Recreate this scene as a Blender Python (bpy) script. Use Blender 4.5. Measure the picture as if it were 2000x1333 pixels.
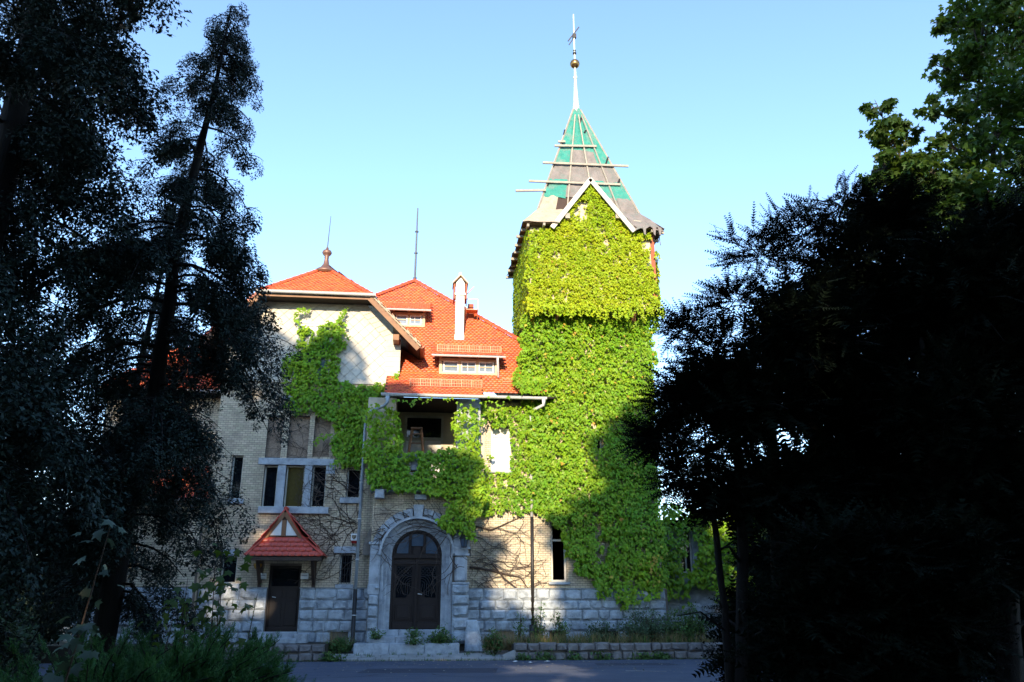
import bpy, math, random
import numpy as np
from mathutils import Vector, Matrix, noise

# ------------------------------------------------------------------ camera, sky, sun, exposure
S = bpy.context.scene
for o in list(bpy.data.objects):
    bpy.data.objects.remove(o)
C = S.collection
R = math.radians
F_PX, PITCH, YAW, EYE = 1580.0, R(18.15), R(6.0), 1.6
cd = bpy.data.cameras.new('camera')
cd.sensor_width = 36.0
cd.lens = F_PX / 2000 * 36
cd.clip_start = 0.1
cd.clip_end = 2000
cam = bpy.data.objects.new('camera', cd)
C.objects.link(cam)
cam.location = (0, 0, EYE)
cam.rotation_euler = (math.pi / 2 + PITCH, 0, -YAW)
S.camera = cam

SUN_AZ, SUN_EL = R(9.0), R(21.0)          # behind the camera, a little to its left, late in the day
W = bpy.data.worlds.new('World')
S.world = W
W.use_nodes = True
wn = W.node_tree.nodes
sky = wn.new('ShaderNodeTexSky')
sky.sky_type = 'NISHITA'
sky.sun_disc = False
sky.sun_elevation = SUN_EL
sky.sun_rotation = math.pi + SUN_AZ
sky.altitude = 200
sky.air_density = 1.0
sky.dust_density = 0.1
sky.ozone_density = 2.8
bg = wn['Background']
bg.inputs['Strength'].default_value = 0.15
W.node_tree.links.new(sky.outputs[0], bg.inputs['Color'])
ld = bpy.data.lights.new('sun', 'SUN')
ld.energy = 3.0
ld.angle = R(0.55)
ld.color = (1.0, 0.80, 0.55)
sun = bpy.data.objects.new('sun', ld)
C.objects.link(sun)
SDIR = Vector((-math.sin(SUN_AZ) * math.cos(SUN_EL), -math.cos(SUN_AZ) * math.cos(SUN_EL), math.sin(SUN_EL)))
sun.rotation_euler = SDIR.to_track_quat('Z', 'Y').to_euler()
sun.location = SDIR * 60
S.view_settings.view_transform = 'Standard'
S.view_settings.look = 'None'
S.view_settings.exposure = 1.74
S.view_settings.gamma = 1.0
S.render.engine = 'CYCLES'
S.cycles.max_bounces = 4
S.cycles.diffuse_bounces = 2
S.cycles.glossy_bounces = 2
S.cycles.transmission_bounces = 2
S.cycles.transparent_max_bounces = 8

# ------------------------------------------------------------------ measuring helpers
_t, _y = PITCH, YAW
FW = Vector((math.sin(_y) * math.cos(_t), math.cos(_y) * math.cos(_t), math.sin(_t)))
RT = Vector((math.cos(_y), -math.sin(_y), 0))
UP = RT.cross(FW)
EYEV = Vector((0, 0, EYE))
def ray(px, py):
    return FW + RT * ((px - 1000) / F_PX) - UP * ((py - 666.5) / F_PX)
def at(px, py, Y):
    d = ray(px, py)
    return EYEV + d * (Y / d.y)
def onplane(px, py, p0, n):
    d = ray(px, py)
    return EYEV + d * ((p0 - EYEV).dot(n) / d.dot(n))
def X(px, py, Y): return at(px, py, Y).x
def Z(px, py, Y): return at(px, py, Y).z

# ------------------------------------------------------------------ object helpers
WL = {}
def empty(name, loc, label=None, cat=None, group=None):
    o = bpy.data.objects.new(name, None)
    o.empty_display_size = 0.2
    C.objects.link(o)
    o.location = loc
    WL[o.name] = Vector(loc)
    tag(o, label, cat, group)
    return o
def tag(o, label=None, cat=None, group=None, kind=None):
    if label: o['label'] = label
    if cat: o['category'] = cat
    if group: o['group'] = group
    if kind: o['kind'] = kind
    return o
def link(name, me, mat=None, parent=None, loc=(0, 0, 0), rot=None, scale=None, kind=None):
    o = bpy.data.objects.new(name, me)
    C.objects.link(o)
    loc = Vector(loc)
    if mat is not None and me is not None and not me.materials:
        me.materials.append(mat)
    WL[o.name] = loc
    if parent is not None:
        o.parent = parent
        o.location = loc - WL[parent.name]
    else:
        o.location = loc
    if rot is not None: o.rotation_euler = rot
    if scale is not None: o.scale = scale
    if kind: o['kind'] = kind
    return o
def mesh_np(name, V, F, smooth=False):
    me = bpy.data.meshes.new(name)
    V = np.ascontiguousarray(V, dtype=np.float32); F = np.ascontiguousarray(F, dtype=np.int32)
    n, k = F.shape
    me.vertices.add(len(V)); me.vertices.foreach_set('co', V.ravel())
    me.loops.add(n * k); me.loops.foreach_set('vertex_index', F.ravel())
    me.polygons.add(n)
    me.polygons.foreach_set('loop_start', np.arange(0, n * k, k, dtype=np.int32))
    me.polygons.foreach_set('loop_total', np.full(n, k, dtype=np.int32))
    if smooth: me.polygons.foreach_set('use_smooth', np.ones(n, dtype=bool))
    me.update(calc_edges=True)
    return me

class MB:
    def __init__(s): s.v = []; s.f = []
    def _add(s, vs, fs):
        b = len(s.v); s.v += [tuple(p) for p in vs]
        s.f += [tuple(b + i for i in f) for f in fs]
        return s
    def box(s, a, b):
        x0, y0, z0 = a; x1, y1, z1 = b
        if x0 > x1: x0, x1 = x1, x0
        if y0 > y1: y0, y1 = y1, y0
        if z0 > z1: z0, z1 = z1, z0
        return s._add([(x0, y0, z0), (x1, y0, z0), (x1, y1, z0), (x0, y1, z0), (x0, y0, z1), (x1, y0, z1), (x1, y1, z1), (x0, y1, z1)],
                      [(0, 3, 2, 1), (4, 5, 6, 7), (0, 1, 5, 4), (1, 2, 6, 5), (2, 3, 7, 6), (3, 0, 4, 7)])
    def bar(s, p, q, w, h, up=(0, 0, 1)):
        p = Vector(p); q = Vector(q); d = (q - p).normalized(); up = Vector(up)
        a = d.cross(up)
        if a.length < 1e-4: a = d.cross(Vector((1, 0, 0)))
        a.normalize(); b = a.cross(d).normalized()
        a *= w / 2; b *= h / 2
        vs = [p - a - b, p + a - b, p + a + b, p - a + b, q - a - b, q + a - b, q + a + b, q - a + b]
        return s._add(vs, [(0, 1, 2, 3), (7, 6, 5, 4), (0, 4, 5, 1), (1, 5, 6, 2), (2, 6, 7, 3), (3, 7, 4, 0)])
    def tube(s, pts, r, n=8, cap=True):
        pts = [Vector(p) for p in pts]; m = len(pts)
        rs = r if isinstance(r, (list, tuple)) else [r] * m
        base = len(s.v); prev = None
        for i, p in enumerate(pts):
            d = (pts[min(i + 1, m - 1)] - pts[max(i - 1, 0)])
            if d.length < 1e-9: d = Vector((0, 0, 1))
            d.normalize()
            if prev is None:
                a = d.cross(Vector((0, 0, 1)))
                if a.length < 1e-3: a = d.cross(Vector((1, 0, 0)))
            else:
                a = prev - d * prev.dot(d)
            a.normalize(); prev = a; b = d.cross(a)
            for k in range(n):
                t = 2 * math.pi * k / n
                s.v.append(tuple(p + (a * math.cos(t) + b * math.sin(t)) * rs[i]))
        for i in range(m - 1):
            for k in range(n):
                k2 = (k + 1) % n
                s.f.append((base + i * n + k, base + i * n + k2, base + (i + 1) * n + k2, base + (i + 1) * n + k))
        if cap:
            s.f.append(tuple(base + k for k in range(n))[::-1]); s.f.append(tuple(base + (m - 1) * n + k for k in range(n)))
        return s
    def lathe(s, c, prof, n=16):
        c = Vector(c); base = len(s.v); m = len(prof)
        for r, z in prof:
            for k in range(n):
                t = 2 * math.pi * k / n
                s.v.append((c.x + r * math.cos(t), c.y + r * math.sin(t), c.z + z))
        for i in range(m - 1):
            for k in range(n):
                k2 = (k + 1) % n
                s.f.append((base + i * n + k, base + i * n + k2, base + (i + 1) * n + k2, base + (i + 1) * n + k))
        s.f.append(tuple(base + k for k in range(n))[::-1]); s.f.append(tuple(base + (m - 1) * n + k for k in range(n)))
        return s
    def poly(s, pts): return s._add(pts, [tuple(range(len(pts)))])
    def prism(s, pts, d):
        d = Vector(d); pts = [Vector(p) for p in pts]; n = len(pts)
        return s._add(pts + [p + d for p in pts], [tuple(range(n)), tuple(range(2 * n - 1, n - 1, -1))] +
                      [(i, i + n, (i + 1) % n + n, (i + 1) % n) for i in range(n)])
    def ring(s, cx, zc, r0, r1, y0, y1, a0, a1, n):
        for i in range(n):
            t0 = a0 + (a1 - a0) * i / n; t1 = a0 + (a1 - a0) * (i + 1) / n
            q = [(cx + r * math.cos(t), y0, zc + r * math.sin(t)) for r, t in ((r0, t0), (r1, t0), (r1, t1), (r0, t1))]
            s.prism(q, (0, y1 - y0, 0))
        return s
    def build(s, name, mat, parent=None, smooth=False, bevel=0, kind=None, loc=(0, 0, 0)):
        me = bpy.data.meshes.new(name)
        L = Vector(loc)
        me.from_pydata([tuple(Vector(p) - L) for p in s.v] if L.length else s.v, [], s.f)
        if smooth: me.polygons.foreach_set('use_smooth', [True] * len(me.polygons))
        me.validate(); me.update()
        o = link(name, me, mat, parent, loc, kind=kind)
        if bevel:
            m = o.modifiers.new('bevel', 'BEVEL'); m.width = bevel; m.segments = 1; m.limit_method = 'ANGLE'
        return o

# ------------------------------------------------------------------ materials
def mat(name, c1, c2=None, scale=2.0, rough=0.7, bump=0.0, bscale=40.0, island=0.0, metal=0.0, spec=0.4, trans=0.0, tcol=None, dirt=None, dscale=0.7, damt=0.5, stretch=None, hue=0.0, double=False):
    m = bpy.data.materials.new(name); m.use_nodes = True
    nt = m.node_tree; N = nt.nodes; Lk = nt.links.new
    b = N['Principled BSDF']
    b.inputs['Roughness'].default_value = rough
    b.inputs['Metallic'].default_value = metal
    b.inputs['Specular IOR Level'].default_value = spec
    geo = N.new('ShaderNodeNewGeometry')
    pos = geo.outputs['Position']
    if stretch:
        mp = N.new('ShaderNodeMapping'); mp.inputs['Scale'].default_value = stretch
        Lk(pos, mp.inputs['Vector']); pos = mp.outputs[0]
    def nz(sc, det=4.0, ro=0.6):
        n = N.new('ShaderNodeTexNoise'); n.inputs['Scale'].default_value = sc; n.inputs['Detail'].default_value = det; n.inputs['Roughness'].default_value = ro
        Lk(pos, n.inputs['Vector']); return n
    def mixc(fac, a, bb):
        x = N.new('ShaderNodeMix'); x.data_type = 'RGBA'
        if isinstance(fac, float): x.inputs[0].default_value = fac
        else: Lk(fac, x.inputs[0])
        for v, i in ((a, 6), (bb, 7)):
            if isinstance(v, tuple): x.inputs[i].default_value = (*v, 1)
            else: Lk(v, x.inputs[i])
        return x.outputs[2]
    def ramp(src, lo, hi):
        r = N.new('ShaderNodeMapRange'); r.inputs[1].default_value = lo; r.inputs[2].default_value = hi
        Lk(src, r.inputs[0]); return r.outputs[0]
    col = c1
    if c2 is not None: col = mixc(ramp(nz(scale).outputs['Fac'], 0.3, 0.7), c1, c2)
    if dirt is not None:
        k = ramp(nz(dscale, 6, 0.7).outputs['Fac'], 0.48, 0.72)
        mm = N.new('ShaderNodeMath'); mm.operation = 'MULTIPLY'; mm.inputs[1].default_value = damt; Lk(k, mm.inputs[0])
        col = mixc(mm.outputs[0], col, dirt)
    if island or hue:
        hs = N.new('ShaderNodeHueSaturation')
        if isinstance(col, tuple): hs.inputs['Color'].default_value = (*col, 1)
        else: Lk(col, hs.inputs['Color'])
        rr = N.new('ShaderNodeMapRange'); rr.inputs[3].default_value = 1 - island; rr.inputs[4].default_value = 1 + island
        Lk(geo.outputs['Random Per Island'], rr.inputs[0]); Lk(rr.outputs[0], hs.inputs['Value'])
        if hue:
            wn_ = N.new('ShaderNodeTexWhiteNoise'); wn_.noise_dimensions = '1D'
            Lk(geo.outputs['Random Per Island'], wn_.inputs['W'])
            r2 = N.new('ShaderNodeMapRange'); r2.inputs[3].default_value = 0.5 - hue; r2.inputs[4].default_value = 0.5 + hue
            Lk(wn_.outputs[0], r2.inputs[0]); Lk(r2.outputs[0], hs.inputs['Hue'])
        col = hs.outputs[0]
    if isinstance(col, tuple): b.inputs['Base Color'].default_value = (*col, 1)
    else: Lk(col, b.inputs['Base Color'])
    if bump:
        bp = N.new('ShaderNodeBump'); bp.inputs['Strength'].default_value = bump; bp.inputs['Distance'].default_value = 0.02
        Lk(nz(bscale, 5, 0.65).outputs['Fac'], bp.inputs['Height']); Lk(bp.outputs[0], b.inputs['Normal'])
    if trans:
        tr = N.new('ShaderNodeBsdfTranslucent')
        if tcol: tr.inputs['Color'].default_value = (*tcol, 1)
        elif isinstance(col, tuple): tr.inputs['Color'].default_value = (*col, 1)
        else: Lk(col, tr.inputs['Color'])
        ms = N.new('ShaderNodeMixShader'); ms.inputs[0].default_value = trans
        Lk(b.outputs[0], ms.inputs[1]); Lk(tr.outputs[0], ms.inputs[2]); Lk(ms.outputs[0], N['Material Output'].inputs['Surface'])
    return m

M = {}
M['brick'] = mat('buff_brick', (.56, .47, .33), (.46, .38, .27), 1.3, .45, .15, 60, island=.16, hue=.012, dirt=(.16, .13, .10), dscale=.9, damt=.55)
M['mortar'] = mat('mortar', (.11, .095, .08), (.17, .15, .13), 6, .95)
M['stone'] = mat('granite', (.43, .48, .525), (.25, .285, .315), 4.0, .85, .9, 22, island=.18, dirt=(.07, .078, .082), dscale=3.2, damt=.75)
M['stone_smooth'] = mat('dressed_stone', (.44, .48, .52), (.27, .30, .33), 3.5, .8, .4, 40, dirt=(.09, .09, .088), dscale=2.4, damt=.65)
M['stone_dark'] = mat('weathered_wall_stone', (.20, .19, .185), (.13, .12, .12), 3, .9, .6, 30, island=.25, dirt=(.05, .048, .042), dscale=1.6, damt=.7)
M['tile'] = mat('red_roof_tile', (.60, .105, .032), (.50, .085, .028), 1.2, .42, .08, 90, island=.13, spec=.5, hue=.008, dirt=(.60, .17, .035), dscale=.6, damt=.5)
M['tile2'] = mat('red_hood_tile', (.50, .06, .03), (.44, .05, .028), 4, .38, .05, 90, island=.12, spec=.5)
M['slate'] = mat('pale_cement_shingle', (.58, .54, .45), (.47, .44, .37), 1.2, .75, .2, 50, island=.07, dirt=(.30, .28, .25), dscale=3.0, damt=.5)
M['white'] = mat('white_paint', (.78, .77, .73), (.66, .65, .61), 5, .55, .1, 40)
M['offwhite'] = mat('aged_cream_paint', (.60, .58, .50), (.48, .46, .40), 5, .6, .15, 40)
M['wood_dark'] = mat('dark_wood', (.055, .032, .020), (.035, .020, .013), 4, .6, .2, 40, stretch=(6, 6, .6))
M['wood_door'] = mat('brown_door_wood', (.016, .008, .007), (.010, .006, .005), 3, .5, .2, 50, stretch=(8, 8, .7))
M['wood_brown'] = mat('brown_stained_wood', (.26, .13, .06), (.17, .08, .04), 3, .6, .2, 40)
M['wood_raw'] = mat('pale_raw_wood', (.55, .44, .29), (.44, .35, .23), 5, .7, .2, 40, island=.1)
M['wood_grey'] = mat('greyed_plank', (.36, .33, .27), (.26, .24, .20), 5, .8, .3, 40, island=.15)
M['zinc'] = mat('zinc_gutter', (.60, .61, .61), (.50, .52, .53), 3, .45, .05, 60)
M['zinc_pipe'] = mat('zinc_downpipe', (.34, .40, .45), (.28, .33, .38), 4, .4, .05, 60)
M['black'] = mat('black_cast_iron', (.012, .011, .011), (.02, .018, .016), 8, .5)
M['iron'] = mat('dark_iron', (.03, .03, .035), (.05, .045, .045), 8, .5, metal=.5)
M['mast'] = mat('grey_mast_steel', (.16, .17, .19), (.12, .13, .15), 8, .45, metal=.5)
M['copper'] = mat('brown_copper_sheet', (.22, .12, .09), (.16, .09, .07), 4, .45, metal=.4)
M['patina'] = mat('pale_patina_sheet', (.60, .66, .55), (.50, .57, .48), 4, .5, .1, 30, metal=.1)
M['brass'] = mat('tarnished_brass_ball', (.30, .20, .08), (.20, .13, .06), 6, .3, metal=.8)
M['glass'] = mat('window_glass', (.006, .008, .011), None, rough=.04, spec=.35)
M['glass_light'] = mat('sky_tinted_curtain_glass', (.20, .26, .33), (.13, .18, .24), 5, rough=.06, spec=.6)  # pale curtains plus the sky's reflection, both put into the base colour
M['glass_sky_tint'] = mat('sky_tinted_transom_glass', (.045, .07, .105), (.08, .11, .15), 5, .10, spec=.5)  # bluish sky reflection of the fanlight painted into the base colour
M['soffit'] = mat('shade_darkened_soffit', (.016, .010, .007), (.010, .007, .005), 5, .8)  # dark wood deepened further, eave shade put into the colour
M['under'] = mat('grey_underlay', (.38, .36, .31), (.30, .28, .25), 5, .9)
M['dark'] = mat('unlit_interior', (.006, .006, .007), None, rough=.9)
M['osb'] = mat('particle_board', (.36, .27, .19), (.22, .16, .12), 26, .85, .2, 60, dirt=(.10, .08, .07), dscale=14, damt=.8)
M['curtain'] = mat('olive_curtain', (.085, .065, .012), (.05, .038, .006), 14, .9, .2, 40)
M['blind'] = mat('white_roller_blind', (.82, .81, .77), (.76, .75, .71), 6, .6)
M['felt'] = mat('grey_roofing_felt', (.22, .195, .185), (.14, .128, .122), 3, .85, .6, 14, dirt=(.10, .16, .14), dscale=2.6, damt=.55)
M['net'] = mat('turquoise_debris_net', (.045, .30, .235), (.03, .22, .18), 5, .7, .6, 14, trans=.15, dirt=(.24, .24, .21), dscale=2.2, damt=.75)
M['sheath'] = mat('torn_board_sheathing', (.42, .36, .27), (.30, .26, .20), 4, .85, .3, 20)
M['plaster'] = mat('cream_plaster', (.60, .52, .38), (.48, .41, .30), 3, .85, .2, 30)
M['redbrick'] = mat('red_brick_wall', (.34, .11, .06), (.26, .085, .05), 6, .85, .3, 30)
M['asphalt'] = mat('asphalt', (.072, .090, .140), (.050, .064, .102), .7, .85, .5, 60, dirt=(.11, .12, .15), dscale=1.6, damt=.9, stretch=(.5, 1.4, 1))
M['soil'] = mat('dark_soil', (.040, .030, .022), (.025, .02, .014), 2, .95, .6, 10, dirt=(.03, .045, .018), dscale=.8, damt=.7)
M['slab'] = mat('pale_path_slab', (.36, .36, .35), (.28, .28, .275), 3, .85, .3, 40, island=.1, dirt=(.14, .14, .11), dscale=2, damt=.5)
M['paint'] = mat('worn_road_paint', (.34, .34, .35), (.14, .14, .15), 9, .8)
M['litter'] = mat('white_paper_scrap', (.75, .75, .74), None, rough=.8)
M['ivy'] = mat('ivy_leaf', (.11, .255, .014), (.23, .37, .014), .45, .45, island=.25, hue=.02, spec=.25, trans=.25, tcol=(.30, .46, .02))
M['ivy_gold'] = mat('yellow_green_ivy_leaf', (.36, .42, .012), (.20, .35, .012), .5, .45, island=.22, hue=.018, spec=.25, trans=.25, tcol=(.42, .50, .02))
M['turned'] = mat('turned_ivy_leaf', (.40, .25, .03), (.40, .34, .03), 3, .6, island=.3, hue=.03, trans=.2)
M['vine'] = mat('bare_vine_stem', (.045, .030, .022), (.07, .05, .04), 8, .9)
M['bark'] = mat('dark_bark', (.012, .010, .009), (.006, .005, .0045), 3, .95, .8, 14, stretch=(3, 3, .6))
M['bark_gray'] = mat('grey_brown_bark', (.075, .06, .045), (.04, .033, .026), 3, .95, .8, 14, stretch=(3, 3, .6))
M['cypress'] = mat('blue_green_scale_leaf', (.020, .040, .034), (.014, .030, .022), 1.2, .6, island=.35, spec=.3)
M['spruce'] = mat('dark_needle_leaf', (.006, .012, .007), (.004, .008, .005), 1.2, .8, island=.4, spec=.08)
M['maple'] = mat('maple_leaf', (.045, .090, .018), (.03, .065, .014), .9, .5, island=.3, hue=.02, spec=.35, trans=.3, tcol=(.13, .22, .02))
M['broad'] = mat('broad_leaf', (.022, .045, .012), (.015, .034, .010), .9, .6, island=.3, hue=.02, spec=.2)
M['juniper'] = mat('juniper_spray', (.052, .16, .034), (.028, .09, .028), 1.4, .6, island=.35, hue=.015, spec=.3, trans=.15)
M['weed'] = mat('weed_leaf', (.075, .15, .03), (.05, .10, .022), 2, .6, island=.35, hue=.03, trans=.2)
M['weed_blue'] = mat('greyish_shrub_leaf', (.075, .13, .06), (.05, .09, .045), 2, .6, island=.35, hue=.02, trans=.2)
M['dry'] = mat('dry_grass_blade', (.32, .23, .10), (.22, .16, .07), 3, .8, island=.3, trans=.2)
M['hops'] = mat('pale_weed_leaf', (.05, .085, .045), (.035, .06, .035), 3, .5, island=.3, trans=.2)
M['alarm'] = mat('alarm_housing', (.72, .72, .70), None, rough=.4)
M['red'] = mat('red_lens', (.25, .01, .01), None, rough=.3)

# ------------------------------------------------------------------ shared builders
def inside(P, poly):
    P = np.asarray(P); x, y = P[:, 0], P[:, 1]; r = np.zeros(len(P), bool); n = len(poly)
    for i in range(n):
        x0, y0 = poly[i]; x1, y1 = poly[(i + 1) % n]
        c = ((y0 > y) != (y1 > y))
        with np.errstate(divide='ignore', invalid='ignore'):
            xi = (x1 - x0) * (y - y0) / ((y1 - y0) if y1 != y0 else 1e-9) + x0
        r ^= c & (x < xi)
    return r
def replicate(tv, tf, A, T):
    """template verts tv (k,3), faces tf (m,c); A (n,3,3) row-axes, T (n,3)"""
    V = np.einsum('kj,njl->nkl', tv, A) + T[:, None, :]
    n, k = len(T), len(tv)
    F = (tf[None, :, :] + (np.arange(n) * k)[:, None, None]).reshape(-1, tf.shape[1])
    return V.reshape(-1, 3), F
def plane_axes(pts):
    n = (pts[1] - pts[0]).cross(pts[2] - pts[0]).normalized()
    if n.z < 0: n = -n
    u = Vector((0, 0, 1)).cross(n)
    u = u.normalized() if u.length > 1e-4 else Vector((1, 0, 0))
    v = n.cross(u)
    return u, v, n
def tile_template(w, e):
    h = w / 2 * .97; t = .018; up = .034
    pts = [(-h, e * 1.25, .004), (-h, e * .22, up * .8), (-h * .72, e * .07, up), (0, 0, up), (h * .72, e * .07, up), (h, e * .22, up * .8), (h, e * 1.25, .004)]
    low = [(x, y, z - t) for x, y, z in pts[1:6]]
    tv = np.array(pts + low)
    tf = [(0, 1, 2), (0, 2, 3), (0, 3, 6), (3, 4, 6), (4, 5, 6)]
    for i in range(4):
        a, b, c, d = 1 + i, 2 + i, 7 + i, 8 + i
        tf += [(a, c, b), (b, c, d)]
    return tv, np.array(tf)
TILE_ME = {}
def tile_field(deck, poly, mt, w=.175, e=.15, single=False, rng=random.Random(5)):
    """courses of beaver tail tiles laid on the planar polygon; joined stuff, or single objects"""
    u, v, n = plane_axes(poly); o = poly[0]
    P2 = [((p - o).dot(u), (p - o).dot(v)) for p in poly]
    x0, x1 = min(p[0] for p in P2), max(p[0] for p in P2); y0, y1 = min(p[1] for p in P2), max(p[1] for p in P2)
    c = []
    row = 0; y = y0 - .02
    while y < y1:
        x = x0 + (w / 2 if row % 2 else 0)
        while x < x1 + w:
            c.append((x, y)); x += w
        y += e; row += 1
    c = np.array(c)
    c = c[inside(c + np.array([0, e * .55]), P2)]
    tv, tf = tile_template(w, e)
    U, Vv, Nn = np.array(u), np.array(v), np.array(n)
    if single:
        key = (round(w, 3), round(e, 3), mt.name)
        if key not in TILE_ME:
            me = mesh_np('tile', tv, tf); me.materials.append(mt); TILE_ME[key] = me
        rot = Matrix((u, v, n)).transposed().to_euler()
        for a, b in c:
            link('tile', TILE_ME[key], None, deck, o + u * a + v * b, rot)
        return
    k = len(c)
    js = np.array([[rng.uniform(-.004, .004), rng.uniform(-.006, .006), rng.uniform(0, .006)] for _ in range(k)])
    T = np.array(o)[None] + (c[:, :1] + js[:, :1]) * U + (c[:, 1:2] + js[:, 1:2]) * Vv + js[:, 2:] * Nn
    A = np.repeat(np.stack([U, Vv, Nn])[None], k, 0)
    V, F = replicate(tv, tf, A, T)
    link('roof_tiles', mesh_np('roof_tiles', V, F), mt, deck, kind='stuff')
RIDGE_ME = {}
def ridge_line(parent, p, q, r=.10, mt=None, seg=.36, name='ridge_tile'):
    mt = mt or M['tile']; p, q = Vector(p), Vector(q); d = q - p; L = d.length; n = max(1, round(L / seg)); d.normalize()
    key = (r, mt.name)
    if key not in RIDGE_ME:
        b = MB(); N = 7
        for y0, rr in ((0, 1.08), (.12, 1.08), (.121, .98), (1.04, .92)):
            for i in range(N):
                t = math.pi * (i / (N - 1) * 1.1 - .05)
                b.v.append((rr * r * math.cos(t), y0, rr * r * math.sin(t)))
        for j in range(3):
            for i in range(N - 1): b.f.append((j * N + i, j * N + i + 1, j * N + N + i + 1, j * N + N + i))
        b.f.append(tuple(range(N)))
        me = bpy.data.meshes.new('ridge_tile'); me.from_pydata(b.v, [], b.f); me.materials.append(mt); me.update(); RIDGE_ME[key] = me
    side = d.cross(Vector((0, 0, 1))).normalized(); up = side.cross(d)
    rot = Matrix((side, d, up)).transposed().to_euler()
    for i in range(n):
        link(name, RIDGE_ME[key], None, parent, p + d * (L * i / n) + up * -.02, rot, (1, L / n, 1))
# rock faced stones
STONES = []
_r = random.Random(11)
for k in range(10):
    nx, nz = 5, 4; vs = []; fs = []
    for j in range(nz):
        for i in range(nx):
            x = -.5 + i / (nx - 1); z = -.5 + j / (nz - 1)
            edge = i in (0, nx - 1) or j in (0, nz - 1)
            vs.append((x + (0 if edge else (.13 if x > .1 else -.13 if x < -.1 else 0) + _r.uniform(-.05, .05)), 0.0 if edge else -_r.uniform(.30, .72), z + (0 if edge else (.13 if z > 0 else -.13) + _r.uniform(-.06, .06))))
    g = lambda i, j: j * nx + i
    for j in range(nz - 1):
        for i in range(nx - 1):
            fs += [(g(i, j), g(i + 1, j), g(i + 1, j + 1)), (g(i, j), g(i + 1, j + 1), g(i, j + 1))] if (i + j + k) % 2 else [(g(i, j), g(i + 1, j), g(i, j + 1)), (g(i + 1, j), g(i + 1, j + 1), g(i, j + 1))]
    cs = [g(0, 0), g(nx - 1, 0), g(nx - 1, nz - 1), g(0, nz - 1)]
    b0 = len(vs); vs += [(-.5, 1, -.5), (.5, 1, -.5), (.5, 1, .5), (-.5, 1, .5)]
    rim = [[g(i, 0) for i in range(nx)], [g(nx - 1, j) for j in range(nz)], [g(i, nz - 1) for i in range(nx - 1, -1, -1)], [g(0, j) for j in range(nz - 1, -1, -1)]]
    for s in range(4): fs.append(tuple(rim[s][::-1]) + (b0 + s, b0 + (s + 1) % 4))
    STONES.append((vs, fs))
STONE_ME = {}
def stone(parent, x0, x1, y, z0, z1, depth=.14, mt=None, rng=_r, name='stone', gap=.012, rotz=0, org=None):
    mt = mt or M['stone']; k = rng.randrange(len(STONES)); key = (k, mt.name)
    if key not in STONE_ME:
        me = bpy.data.meshes.new('stone'); me.from_pydata(*[STONES[k][0], [], STONES[k][1]]); me.materials.append(mt); me.update(); STONE_ME[key] = me
    w, h = abs(x1 - x0) - gap, z1 - z0 - gap
    return link(name, STONE_ME[key], None, parent, ((x0 + x1) / 2, y, (z0 + z1) / 2), (0, 0, rotz), (w, depth, h))
def courses(parent, x0, x1, y, zs, holes=(), lmin=.35, lmax=.8, depth=.11, mt=None, seed=1):
    rng = random.Random(seed)
    for k in range(len(zs) - 1):
        za, zb = zs[k], zs[k + 1]
        blocks = sorted([(h[0], h[1]) for h in holes if h[2] < zb - .03 and h[3] > za + .03])
        spans = []; x = x0
        for a, b in blocks:
            if a > x: spans.append((x, min(a, x1)))
            x = max(x, b)
        if x < x1: spans.append((x, x1))
        for a, b in spans:
            p = a
            while p < b - .01:
                q = p + rng.uniform(lmin, lmax)
                if b - q < lmin * .7: q = b
                stone(parent, p, q, y + rng.uniform(-.015, .015), za, zb, depth, mt, rng)
                p = q
def wall(x0, x1, z0, z1, y, th, holes=()):
    xs = sorted({x0, x1, *[min(max(h[i], x0), x1) for h in holes for i in (0, 1)]})
    zs = sorted({z0, z1, *[min(max(h[i], z0), z1) for h in holes for i in (2, 3)]})
    b = MB()
    for i in range(len(xs) - 1):
        for j in range(len(zs) - 1):
            cx, cz = (xs[i] + xs[i + 1]) / 2, (zs[j] + zs[j + 1]) / 2
            if any(h[0] < cx < h[1] and h[2] < cz < h[3] for h in holes): continue
            b.box((xs[i], y, zs[j]), (xs[i + 1], y + th, zs[j + 1]))
    return b
BRICK_ME = None
BRICKS_LEFT = [300]
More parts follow.
